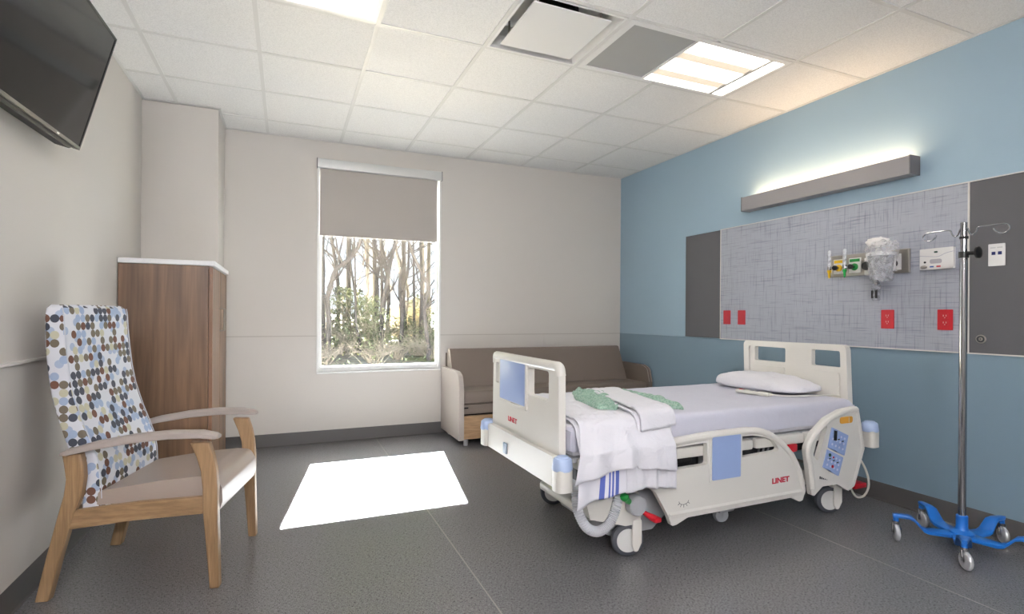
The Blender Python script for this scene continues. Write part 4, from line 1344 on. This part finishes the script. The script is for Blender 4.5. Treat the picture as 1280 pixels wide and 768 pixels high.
# corrugated hose: ring profile along a loop
hc = spline([(-0.965, -0.40, 0.36), (-0.972, -0.435, 0.28), (-0.935, -0.45, 0.205), (-0.875, -0.455, 0.178), (-0.815, -0.455, 0.205), (-0.775, -0.45, 0.27), (-0.745, -0.44, 0.36)], 16)
obj('hose', MB().tube(hc, [0.0205 + 0.0042 * (k % 2) for k in range(len(hc))], 12), 'hose', BED, sharp=25, label='grey corrugated hose')
obj('power_cord', MB().tube(spline([(0.95, -0.30, 0.36), (1.02, -0.37, 0.37), (1.08, -0.42, 0.26), (1.11, -0.43, 0.15), (1.10, -0.41, 0.075), (1.07, -0.38, 0.06), (1.03, -0.37, 0.12), (1.00, -0.36, 0.24), (0.97, -0.33, 0.33)], 8), 0.0065, 8), 'cord', BED, label='pale looped power cord')


# --- mattress with fitted sheet
def bedpt(x, y, z):
    c, s = math.cos(0.01), math.sin(0.01)
    return V(3.2 + x * c - y * s, -2.569 + x * s + y * c, z)


MT = thing('mattress', 'thick mattress in a pale lavender sheet on the bed', 'mattress', (3.2, -2.569, 0.531), 0.01)
obj('core', MB().box((-1.010, -0.440, 0.0), (0.935, 0.440, 0.150), bev=0.02), 'linen', MT)
shm = MB()
N1, N2 = 120, 72
hw, zt = 0.451, 0.158


def sheet_fn(u, v):
    x = -1.018 + u * 1.96
    L = hw * 2 + 0.13 * 2
    d = v * L
    R = 0.03
    if d < 0.13 - R:
        y, z = -hw, 0.028 + d
    elif d < 0.13 + R:
        q = (d - 0.13 + R) / (2 * R) * PI / 2
        y, z = -hw + R * (1 - math.cos(q)), zt - R + R * math.sin(q)
    elif d < L - 0.13 - R:
        y, z = -hw + (d - 0.13), zt
    elif d < L - 0.13 + R:
        q = (d - (L - 0.13 - R)) / (2 * R) * PI / 2
        y, z = hw - R * (1 - math.sin(q)) , zt - R + R * math.cos(q)
        y = hw - R + R * math.sin(q)
    else:
        y, z = hw, 0.028 + (L - d)
    ex = 0.0
    for ed in (x + 1.018, 0.942 - x):
        if ed < 0.05:
            ex += (0.05 - ed) ** 2 * 14
    z -= ex if z > 0.06 else 0
    wv = MN.noise(V(x * 5, y * 5, z * 9)) * 0.003 + MN.noise(V(x * 14 + z * 30, y * 14, 3)) * 0.0013
    if abs(y) > hw - 0.001:
        y += sgn(y) * (wv + 0.002 + 0.003 * math.sin(x * 38 + z * 30) * max(0, (x - 0.3)))
    else:
        z += wv
    return V(x, y, z)


shm.grid(sheet_fn, N1, N2)
for xe, sg in ((-1.018, -1), (0.942, 1)):
    shm.box((xe - 0.004, -hw + 0.004, 0.03), (xe + 0.004, hw - 0.004, zt - 0.036))
obj('fitted_sheet', shm, 'sheet', MT, sharp=70)

# pillow
PL = MB().sphere((0, 0, 0), 1.0, u=64, v=32)
for v in PL.bm.verts:
    d = v.co.copy()
    ex = 0.45
    q = [sgn(c) * abs(c) ** ex for c in (d.x, d.y)]
    k = max(abs(d.x), abs(d.y))
    zz = d.z * (0.075 if d.z > 0 else 0.030)
    x, y = q[0] * 0.175 * (0.95 + 0.05 * abs(q[1])), q[1] * 0.325
    wv = MN.noise(V(x * 9, y * 9, 1.5)) * 0.010 + abs(MN.noise(V(x * 24 + y * 10, y * 12, 4))) * 0.020
    thin = 1.0 - 0.35 * max(0, -y / 0.325)
    zz = zz * thin + (wv if d.z > 0.1 else 0)
    v.co = V(x, y, zz + 0.03)
po = obj('pillow', PL, 'linen', None, bedpt(0.755, 0.03, 0.693), sharp=80)
po.rotation_euler = (0, 0, 0.06)
tag(po, 'flat white pillow against the headboard', 'pillow')

# handset
hs = thing('bed_handset', 'pale grey bed remote with a long cord in front of the pillow', 'remote', bedpt(0.50, -0.10, 0.692), 0.0)
hs.rotation_euler = (0, 0, -1.42)
obj('body', MB().box((-0.115, -0.025, 0.0), (0.115, 0.025, 0.022), bev=0.008), 'cord', hs)
obj('keys', MB().box((-0.09, -0.012, 0.021), (-0.06, 0.012, 0.0235)).box((-0.02, -0.012, 0.021), (0.0, 0.012, 0.0235)).box((0.015, -0.012, 0.021), (0.035, 0.012, 0.0235)), mat('key_grey', '#7d7f86', 0.5), hs)
obj('red_key', MB().box((-0.095, -0.013, 0.022), (-0.072, 0.013, 0.0243)), 'logo_red', hs, label='red key')
ctx = spline([(0.115, 0, 0.012), (0.18, 0.05, 0.010), (0.25, 0.20, 0.009), (0.285, 0.32, 0.009), (0.305, 0.40, 0.004), (0.330, 0.46, -0.03)], 8)
obj('cable', MB().tube(ctx, 0.0045, 8), 'cord', hs)


# --- cloths
def drape(name, label, cat, x0, x1, top_y, hem, off, m, zlift=0.0, side=-1, amp=1.0, seed=0.0, fold=(23.0, 41.0), th=0.003, nx=90, nt=80, skew=None, slant=0.0, out_=0.062, ripple=0.016, mi=None):
    """cloth on the bed top from y=top_y to the near edge, then hanging to z=hem(u)"""
    mb = MB()
    yedge = -0.452 - off
    ztop = 0.692 + zlift

    def fn(u, v):
        x = x0 + (x1 - x0) * u
        ty = top_y(u) if callable(top_y) else top_y
        hz = hem(u)
        R = 0.045
        lt = ty - (yedge + R)
        arc = R * PI / 2
        ls = (ztop - R) - hz
        tot = lt + arc + ls
        d = v * tot
        if d < lt:
            y, z, dep = ty - d, ztop, 0.0
            wz = (0.010 * MN.noise(V(x * 8 + seed, y * 9, 2)) + 0.006 * MN.noise(V(x * 21, y * 13 + seed, 5))) * amp
            z += abs(wz) + 0.001
        elif d < lt + arc:
            q = (d - lt) / R
            y, z, dep = yedge + R - R * math.sin(q), ztop - R + R * math.cos(q), 0.02 * q
        else:
            y, z, dep = yedge, ztop - R - (d - lt - arc), 0.03 + (d - lt - arc)
        x += slant * (max(y, -0.47) + 0.47)
        # push out over the side rail
        if dep > 0:
            out = min(1.0, dep / 0.12)
            f = (1 - 2 * abs(math.sin(x * fold[0] * 0.5 + seed + 0.5 * MN.noise(V(x * 4, z * 4, seed))))) * 0.55 + math.sin(x * fold[1] + seed * 2.1 + z * 3) * 0.45 + 0.8 * MN.noise(V(x * 9, z * 5, seed))
            y -= out * out_ + min(1.0, dep / 0.2) * amp * ripple * (f + 0.8)
            x += 0.006 * MN.noise(V(x * 6, z * 6, seed + 9))
            if skew:
                x += skew(u) * dep
        return bedpt(x, y, z)

    mb.grid(fn, nx, nt)
    o = obj(name, mb, m, None, solid=th, sharp=80)
    return tag(o, label, cat)


def interp(pts):
    def g(u):
        for (a, b), (c, d) in zip(pts, pts[1:]):
            if u <= c:
                return b + (d - b) * (u - a) / (c - a)
        return pts[-1][1]
    return g


drape('striped_blanket', 'white blanket with blue stripes hanging lowest beside the footboard', 'blanket', -1.005, -0.772, 0.05, interp([(0, 0.325), (0.12, 0.333), (0.4, 0.352), (1, 0.372)]), 0.004, 'stripe', 0.0, seed=1.3, amp=0.8, fold=(40, 60), nx=60, skew=lambda u: -0.10 * (1 - u))
drape('white_towel', 'plain white cloth hanging just below the top sheet, right of the blue stripes', 'cloth', -0.768, -0.490, 0.05, interp([(0, 0.362), (0.35, 0.374), (1, 0.354)]), 0.004, 'linen', 0.0, seed=4.2, amp=0.8, fold=(55, 95), nx=70)
drape('top_sheet', 'crumpled white sheet spread over the foot of the bed and its side', 'sheet', -0.990, -0.500, lambda u: 0.38 - 0.12 * u, interp([(0, 0.440), (0.2, 0.463), (0.42, 0.487), (0.56, 0.487), (0.60, 0.462), (0.75, 0.470), (0.82, 0.458), (1, 0.447)]), 0.020, 'linen', 0.010, seed=2.2, amp=1.35, fold=(30, 47), nx=150, nt=120, skew=lambda u: -0.30 * max(0, 1 - u * 2.2))


def folded(name, label, cat, x0, x1, y0, y1, z0, layers, m, sag, seed):
    """a folded cloth: stacked plies joined by rolled folds at the near edge"""
    mb = MB()
    th = 0.011
    for k in range(layers):
        def fn(u, v, k=k):
            # loop around one ply (closed rounded rectangle section), u across, v round
            x = x0 + (x1 - x0) * u + 0.012 * MN.noise(V(u * 4, k * 3.1, seed))
            a = v * 2 * PI
            cy, cz = math.cos(a), math.sin(a)
            ya = (y0 + y1) / 2 + (y1 - y0) / 2 * sgn(cy) * abs(cy) ** 0.35
            zz = z0 + k * th * 1.5 + th * 0.75 + th * 0.72 * sgn(cz) * abs(cz) ** 0.6
            if cz > 0:
                zz += 0.005 * MN.noise(V(x * 14, ya * 12, seed + k))
            e = max(0.0, (y0 + sag[1]) - ya)
            zz -= e * e * sag[0]
            ya += (0.012 * MN.noise(V(x * 7, k, seed)) if cy < 0 else 0) + k * 0.008
            return bedpt(x, ya, zz)
        mb.grid(fn, 34, 40)
    o = obj(name, mb, m, None, sharp=80)
    return tag(o, label, cat)


fg = thing('folded_gown', 'folded white gown stacked on the top sheet, its folds hanging at the bed edge', 'gown', bedpt(-0.5, 0, 0.70))
for k, (a, b, ty, hz, lift, of) in enumerate(((-0.690, -0.490, 0.26, 0.590, 0.024, 0.034), (-0.675, -0.470, 0.20, 0.648, 0.042, 0.046))):
    ply = drape('ply', '', '', a, b, ty, interp([(0, hz - 0.012), (1, hz + 0.006)]), of, 'linen', lift, amp=0.9, seed=5.0 + k * 2, fold=(26, 60), th=0.011, nx=40, nt=70, out_=0.012, ripple=0.009, slant=0.20)
    del ply['label'], ply['category']
    ply.parent = fg
    ply.matrix_parent_inverse = Matrix.Translation(-fg.location)


def crumple(name, label, c, rx, ry, h, rz, seed):
    mb = MB().sphere((0, 0, 0), 1.0, u=72, v=36)
    for v in mb.bm.verts:
        d = v.co.copy()
        r = 1 + 0.22 * MN.noise(V(d.x * 1.7, d.y * 1.7, seed))
        x, y = d.x * rx * r, d.y * ry * r
        s = abs(math.sin((x * 44 + y * 10) + 3.5 * MN.noise(V(x * 9, y * 7, seed)))) ** 0.6
        z = max(0.0, d.z) ** 0.7 * h
        if d.z > 0:
            z += h * 0.8 * (s - 0.6) * min(1, d.z * 3) + h * 0.5 * MN.noise(V(x * 16, y * 16, seed + 4)) * min(1, d.z * 3)
            z = max(z, 0.002)
        else:
            z = 0
        v.co = V(x, y, z)
    o = obj(name, mb, 'gown', None, c, sharp=80)
    o.rotation_euler = (0, 0, rz)
    return tag(o, label, 'gown', 'green gowns on the bed')


crumple('crumpled_gown', 'crumpled green patterned gown left of the folded white gown', bedpt(-0.62, -0.02, 0.708), 0.10, 0.30, 0.032, -0.28, 2.0)
crumple('crumpled_gown', 'rolled green patterned gown behind the folded white gown', bedpt(-0.315, -0.02, 0.692), 0.070, 0.33, 0.034, 0.02, 7.0)

# ================================================================== OUTDOORS
gm = MB()


def gfn(u, v):
    x, y = -25 + u * 60, 0.25 + v * 70
    z = -0.3 + 0.10 * MN.noise(V(x * 0.3, y * 0.3, 0)) + 0.05 * MN.noise(V(x * 1.2, y * 1.2, 3)) + max(0, y - 26) * 0.03
    return V(x, y, z)


gm.grid(gfn, 90, 100)
struct(obj('ground', gm, 'ground', sharp=180), 'brown leaf-strewn woodland ground outside the window')


def branchy(mb, p, d, r, length, depth, rnd):
    n = 4
    pts, rs = [p.copy()], [r]
    cur = p.copy()
    dd = d.copy()
    for i in range(n):
        dd = (dd + V(rnd.uniform(-1, 1), rnd.uniform(-1, 1), rnd.uniform(-0.2, 0.7)) * 0.22).normalized()
        cur = cur + dd * (length / n)
        pts.append(cur.copy())
        rs.append(max(0.004, r * (1 - 0.72 * (i + 1) / n)))
    mb.tube(pts, rs, 5, caps=False)
    if depth > 0:
        for k in range(rnd.randint(3, 4)):
            i = rnd.randint(1, n)
            nd = (dd + V(rnd.uniform(-1, 1), rnd.uniform(-1, 1), rnd.uniform(-0.3, 0.9)) * 0.85).normalized()
            branchy(mb, pts[i], nd, rs[i] * 0.7, length * rnd.uniform(0.45, 0.7), depth - 1, rnd)


def tree(label, path, r0, seed, nb=7, group=None, extra=()):
    rnd = random.Random(seed)
    base = V(*path[0])
    base.z = -0.35
    pts = [base] + [V(*p) for p in path if p[2] > 0.0]
    # carry on upward out of sight
    d = (pts[-1] - pts[-2]).normalized()
    for k in range(3):
        d = (d + V(rnd.uniform(-.3, .3), rnd.uniform(-.3, .3), 0.35)).normalized()
        pts.append(pts[-1] + d * 1.3)
    sp = spline([p - base for p in pts], 4)
    zs = sp[-1].z
    rs = [max(0.012, r0 * (1.15 - 0.85 * p.z / zs)) for p in sp]
    t = thing('tree', label, 'tree', base, 0, group)
    obj('trunk', MB().tube(sp, rs, 8, caps=False), 'bark', t, uv=False)
    mb = MB()
    for k in range(nb):
        i = rnd.randint(len(sp) // 4, len(sp) - 1)
        a = rnd.uniform(0, 2 * PI)
        branchy(mb, sp[i], V(math.cos(a), math.sin(a) * 0.6, rnd.uniform(0.3, 1.0)).normalized(), rs[i] * 0.55, rnd.uniform(1.0, 2.2), 2, rnd)
    for ex, er in extra:
        q = spline([V(*p) - base for p in ex], 4)
        mb.tube(q, [er * (1 - 0.5 * i / len(q)) for i in range(len(q))], 6, caps=False)
    obj('branches', mb, 'bark', t, uv=False)
    return t


tree('thick dark bare tree leaning right at the left edge of the window', [(2.24, 13.0, 0.28), (2.26, 13.0, 0.98), (2.2, 13.0, 1.59), (2.31, 13.0, 2.08), (2.45, 13.0, 2.57), (2.77, 13.0, 2.89), (3.04, 13.0, 3.21), (3.26, 13.0, 3.66)], 0.085, 1, 7, extra=[([(2.22, 13, 2.0), (2.48, 13.1, 2.63), (2.6, 13.1, 3.25), (2.83, 13.2, 4.2)], 0.05)])
tree('straight pale trunk at the far left side of the window', [(2.23, 15.0, 0.18), (2.19, 15.0, 1.43), (2.21, 15.0, 2.77), (2.19, 15.0, 3.85)], 0.07, 2)
tree('thin bare trunk left of the window middle, curving slightly', [(3.3, 16.0, 0.01), (3.46, 16.0, 1.24), (3.39, 16.0, 2.17), (3.24, 16.0, 3.1), (3.2, 16.0, 3.97)], 0.05, 3)
tree('dark forked tree in the window middle, bending right at the top', [(4.39, 17.0, 1.25), (4.43, 17.0, 2.02), (4.41, 17.0, 2.55), (4.53, 17.0, 3.17), (4.8, 17.0, 3.49), (4.99, 17.0, 3.81), (5.18, 17.0, 4.21)], 0.065, 4, extra=[([(4.43, 17, 2.3), (4.33, 17, 2.57), (4.42, 17, 3.09), (4.53, 17, 3.66), (4.5, 17.1, 4.6)], 0.035)])
tree('stout dark trunk right of the window middle, leaning right', [(4.11, 14.0, 0.91), (4.15, 14.0, 1.44), (4.26, 14.0, 2.11), (4.34, 14.0, 2.71), (4.48, 14.0, 3.39), (4.6, 14.0, 3.8)], 0.095, 5)
tree('wavy grey trunk right of the stout leaning trunk', [(5.01, 15.0, 0.18), (5.02, 15.0, 1.1), (4.94, 15.0, 1.96), (4.95, 15.0, 2.53), (5.07, 15.0, 3.1), (5.12, 15.0, 3.92)], 0.075, 6, 6)
tree('slim wavy trunk close behind the wavy grey trunk', [(5.78, 18.0, 0.68), (5.71, 18.0, 1.5), (5.72, 18.0, 2.4), (5.88, 18.0, 3.06), (5.9, 18.0, 4.3)], 0.07, 7, 6)
tree('dark crooked tree at the right side of the window, bending left', [(5.31, 12.0, 0.05), (5.2, 12.0, 0.81), (5.16, 12.0, 1.49), (5.32, 12.0, 2.05), (5.16, 12.0, 2.35), (4.94, 12.0, 2.77), (4.72, 12.0, 3.25), (4.62, 12.0, 3.55)], 0.065, 8, 6)
tree('straight trunk standing behind the crooked tree on the right', [(6.23, 17.0, 0.23), (6.26, 17.0, 2.29), (6.19, 17.0, 4.19)], 0.085, 9, 6)
tree('thin straight trunk far back on the right side', [(6.62, 20.0, 0.1), (6.59, 20.0, 2.43), (6.55, 20.0, 4.58)], 0.07, 10, 6)
tree('thin near trunk beside the thin curving trunk on the left', [(3.36, 14.0, 0.18), (3.23, 14.0, 0.9), (3.2, 14.0, 2.08), (3.17, 14.0, 3.39)], 0.035, 11, 8)
rnd = random.Random(77)
protos = []
for k in range(26):
    y = rnd.uniform(22, 42)
    lo, hi = 0.989 + (y + 5.1) * -0.05, 0.989 + (y + 5.1) * 0.40
    x = rnd.uniform(lo, hi)
    lab, gr = 'slender bare tree in the hazy wood far behind the window', 'distant bare trees beyond the window'
    if k < 4:
        o = tree(lab, [(x, y, 0.1), (x + rnd.uniform(-.3, .3), y, 2.5), (x + rnd.uniform(-.6, .6), y, 5.5)], rnd.uniform(0.08, 0.13), 100 + k, 9, gr)
        protos.append(o)
    else:
        o = copy_tree(protos[k % 4])
        o.location = (x, y, -0.35 + max(0, y - 26) * 0.03)
        o.rotation_euler = (0, 0, rnd.uniform(0, 6.28))


def bush_mesh(seed, rad, h, nt, nl):
    rnd = random.Random(seed)
    tw = MB()
    for k in range(nt):
        a, t = rnd.uniform(0, 2 * PI), rnd.uniform(0.1, 0.9)
        p = V(rnd.uniform(-.2, .2) * rad, rnd.uniform(-.2, .2) * rad, 0)
        q = p + V(math.cos(a) * rad * t * 0.5, math.sin(a) * rad * t * 0.5, h * 0.5)
        e = q + V(math.cos(a + 0.6) * rad * 0.45, math.sin(a + 0.6) * rad * 0.45, h * rnd.uniform(0.1, 0.5))
        tw.tube([p, q, e], [0.016, 0.010, 0.004], 4, caps=False)
        for j in range(3):
            s = q.lerp(e, rnd.random())
            tw.tube([s, s + V(rnd.uniform(-1, 1), rnd.uniform(-1, 1), rnd.uniform(-.3, .8)) * 0.35], [0.006, 0.003], 3, caps=False)
    lf = MB()
    for k in range(nl):
        u, z = rnd.uniform(0, 2 * PI), rnd.random()
        r = rad * math.sqrt(rnd.random()) * (1.05 - 0.55 * z)
        c = V(math.cos(u) * r, math.sin(u) * r, 0.12 + z * h)
        ax = V(rnd.uniform(-1, 1), rnd.uniform(-1, 1), rnd.uniform(-1, 1)).normalized()
        o = ax.orthogonal().normalized()
        s = rnd.uniform(0.035, 0.075)
        b = ax.cross(o)
        vs = [lf.bm.verts.new(c + ax * s * 1.6), lf.bm.verts.new(c + o * s * 0.6 + b * 0.01), lf.bm.verts.new(c - ax * s * 1.6), lf.bm.verts.new(c - o * s * 0.6 + b * 0.01)]
        lf.bm.faces.new(vs)
    return tw.mesh('twigs', 'twig', uv=False), lf.mesh('leaves', 'leaf', smooth=False, uv=False)


kinds = [bush_mesh(1, 0.9, 1.6, 26, 260), bush_mesh(2, 1.1, 1.1, 34, 120), bush_mesh(3, 0.8, 2.1, 26, 420), bush_mesh(4, 1.0, 0.8, 40, 30)]
info = [('leafy olive shrub in the undergrowth outside the window', 'leafy shrubs outside the window'), ('twiggy low shrub in the undergrowth outside the window', 'twiggy shrubs outside the window'),
        ('tall leafy evergreen shrub among the trees outside the window', 'tall evergreen shrubs outside the window'), ('bare low brush on the leafy ground outside the window', 'bare brush outside the window')]
rnd = random.Random(5)
spots = []
for k in range(64):
    y = rnd.uniform(13.5, 27) if k > 12 else rnd.uniform(9.5, 14)
    lo, hi = 0.989 + (y + 5.1) * -0.03, 0.989 + (y + 5.1) * 0.36
    spots.append((rnd.uniform(lo, hi), y))
for k, (x, y) in enumerate(spots):
    kd = 3 if k <= 12 else rnd.choice((0, 1, 2, 0, 2, 1))
    o = thing('shrub', info[kd][0], 'shrub', (x, y, -0.30), rnd.uniform(0, 6.28), info[kd][1])
    sc_ = rnd.uniform(0.75, 1.2) if kd != 3 else rnd.uniform(0.6, 0.9)
    o.scale = (sc_, sc_, sc_)
    for nm, me in zip(('twigs', 'leaves'), kinds[kd]):
        link(nm, me, o)['kind'] = 'stuff'
# pines added further back: unseen crowns above the window's view keep sun off the wood
prnd = random.Random(31)
cm = MB()
for k in range(2600):
    z = prnd.random() ** 0.8
    r = 3.1 * math.sqrt(prnd.random()) * (1.0 - 0.72 * z) + 0.2
    a = prnd.uniform(0, 2 * PI)
    c = V(math.cos(a) * r, math.sin(a) * r, 8.5 + 11.5 * z)
    ax = V(math.cos(a), math.sin(a), prnd.uniform(-0.5, 0.4)).normalized()
    o_ = V(-math.sin(a), math.cos(a), prnd.uniform(-.4, .4)).normalized()
    sL, sW = prnd.uniform(0.35, 0.7), prnd.uniform(0.16, 0.3)
    up = ax.cross(o_) * 0.05
    q = [cm.bm.verts.new(c - ax * sL), cm.bm.verts.new(c + o_ * sW + up), cm.bm.verts.new(c + ax * sL), cm.bm.verts.new(c - o_ * sW + up)]
    cm.bm.faces.new(q)
crown_me = cm.mesh('shade_crown', mat('pine_needles', '#4b5a3c', 0.8, noise=0.3, nscale=3), smooth=False, uv=False)
trunk_me = MB().tube([(0, 0, -0.1), (0.05, 0, 4), (-0.04, 0.03, 9), (0.02, 0, 14), (0, 0, 20)], [0.15, 0.13, 0.10, 0.07, 0.03], 10).mesh('trunk', 'bark', uv=False)
k = 0
for row, (yy_, n_, x0_, x1_) in enumerate(((24.5, 8, -6, 18), (28.0, 8, -4.5, 20), (31.5, 8, -6, 22))):
    for i in range(n_):
        x = x0_ + (x1_ - x0_) * (i + 0.5) / n_ + prnd.uniform(-0.5, 0.5)
        t = thing('shade_pine', 'tall pine added at the back of the wood outside the window to shade it', 'tree', (x, yy_ + prnd.uniform(-.6, .6), -0.25), prnd.uniform(0, 6.28), 'pines added to shade the wood')
        link('trunk', trunk_me, t)
        link('shade_crown', crown_me, t)['kind'] = 'stuff'
lg = MB().tube(spline([(1.6, 15.4, -0.22), (2.6, 15.5, -0.16), (3.7, 15.6, -0.20), (5.0, 15.7, -0.17), (6.4, 15.9, -0.22)], 5), 0.10, 8)
tag(obj('fallen_log', lg, 'bark', uv=False), 'fallen grey log lying across the ground outside the window', 'log')
t = thing('shed', 'small pale building far behind the trees on the right of the window', 'building', (8.3, 29, -0.3))
obj('walls', MB().box((-1.0, -1.0, 0), (1.2, 1.5, 1.9)), mat('cream_wall', '#cbb58e', 0.8), t)
obj('roof', MB().plate([(-1.2, 1.88), (1.4, 1.88), (0.1, 2.6)], (), 'y', -1.2, 1.7), mat('grey_roof', '#8c857c', 0.8), t)
gr = MB()
rnd = random.Random(9)
for k in range(900):
    x, y = 3.0 + rnd.gauss(0, 0.9), 16.8 + rnd.gauss(0, 1.1)
    a = rnd.uniform(0, PI)
    hgt = rnd.uniform(0.08, 0.25)
    w_ = V(math.cos(a), math.sin(a), 0) * 0.02
    b = V(x, y, -0.34)
    f = gr.bm.faces.new([gr.bm.verts.new(b - w_), gr.bm.verts.new(b + w_), gr.bm.verts.new(b + V(rnd.uniform(-.05, .05), rnd.uniform(-.05, .05), hgt))])
go = obj('grass', gr, mat('yellow_green_grass', '#a3ab4a', 0.8), smooth=False, uv=False)
go['kind'] = 'stuff'
tag(go, 'patch of yellow green grass on the ground outside the window', 'grass')
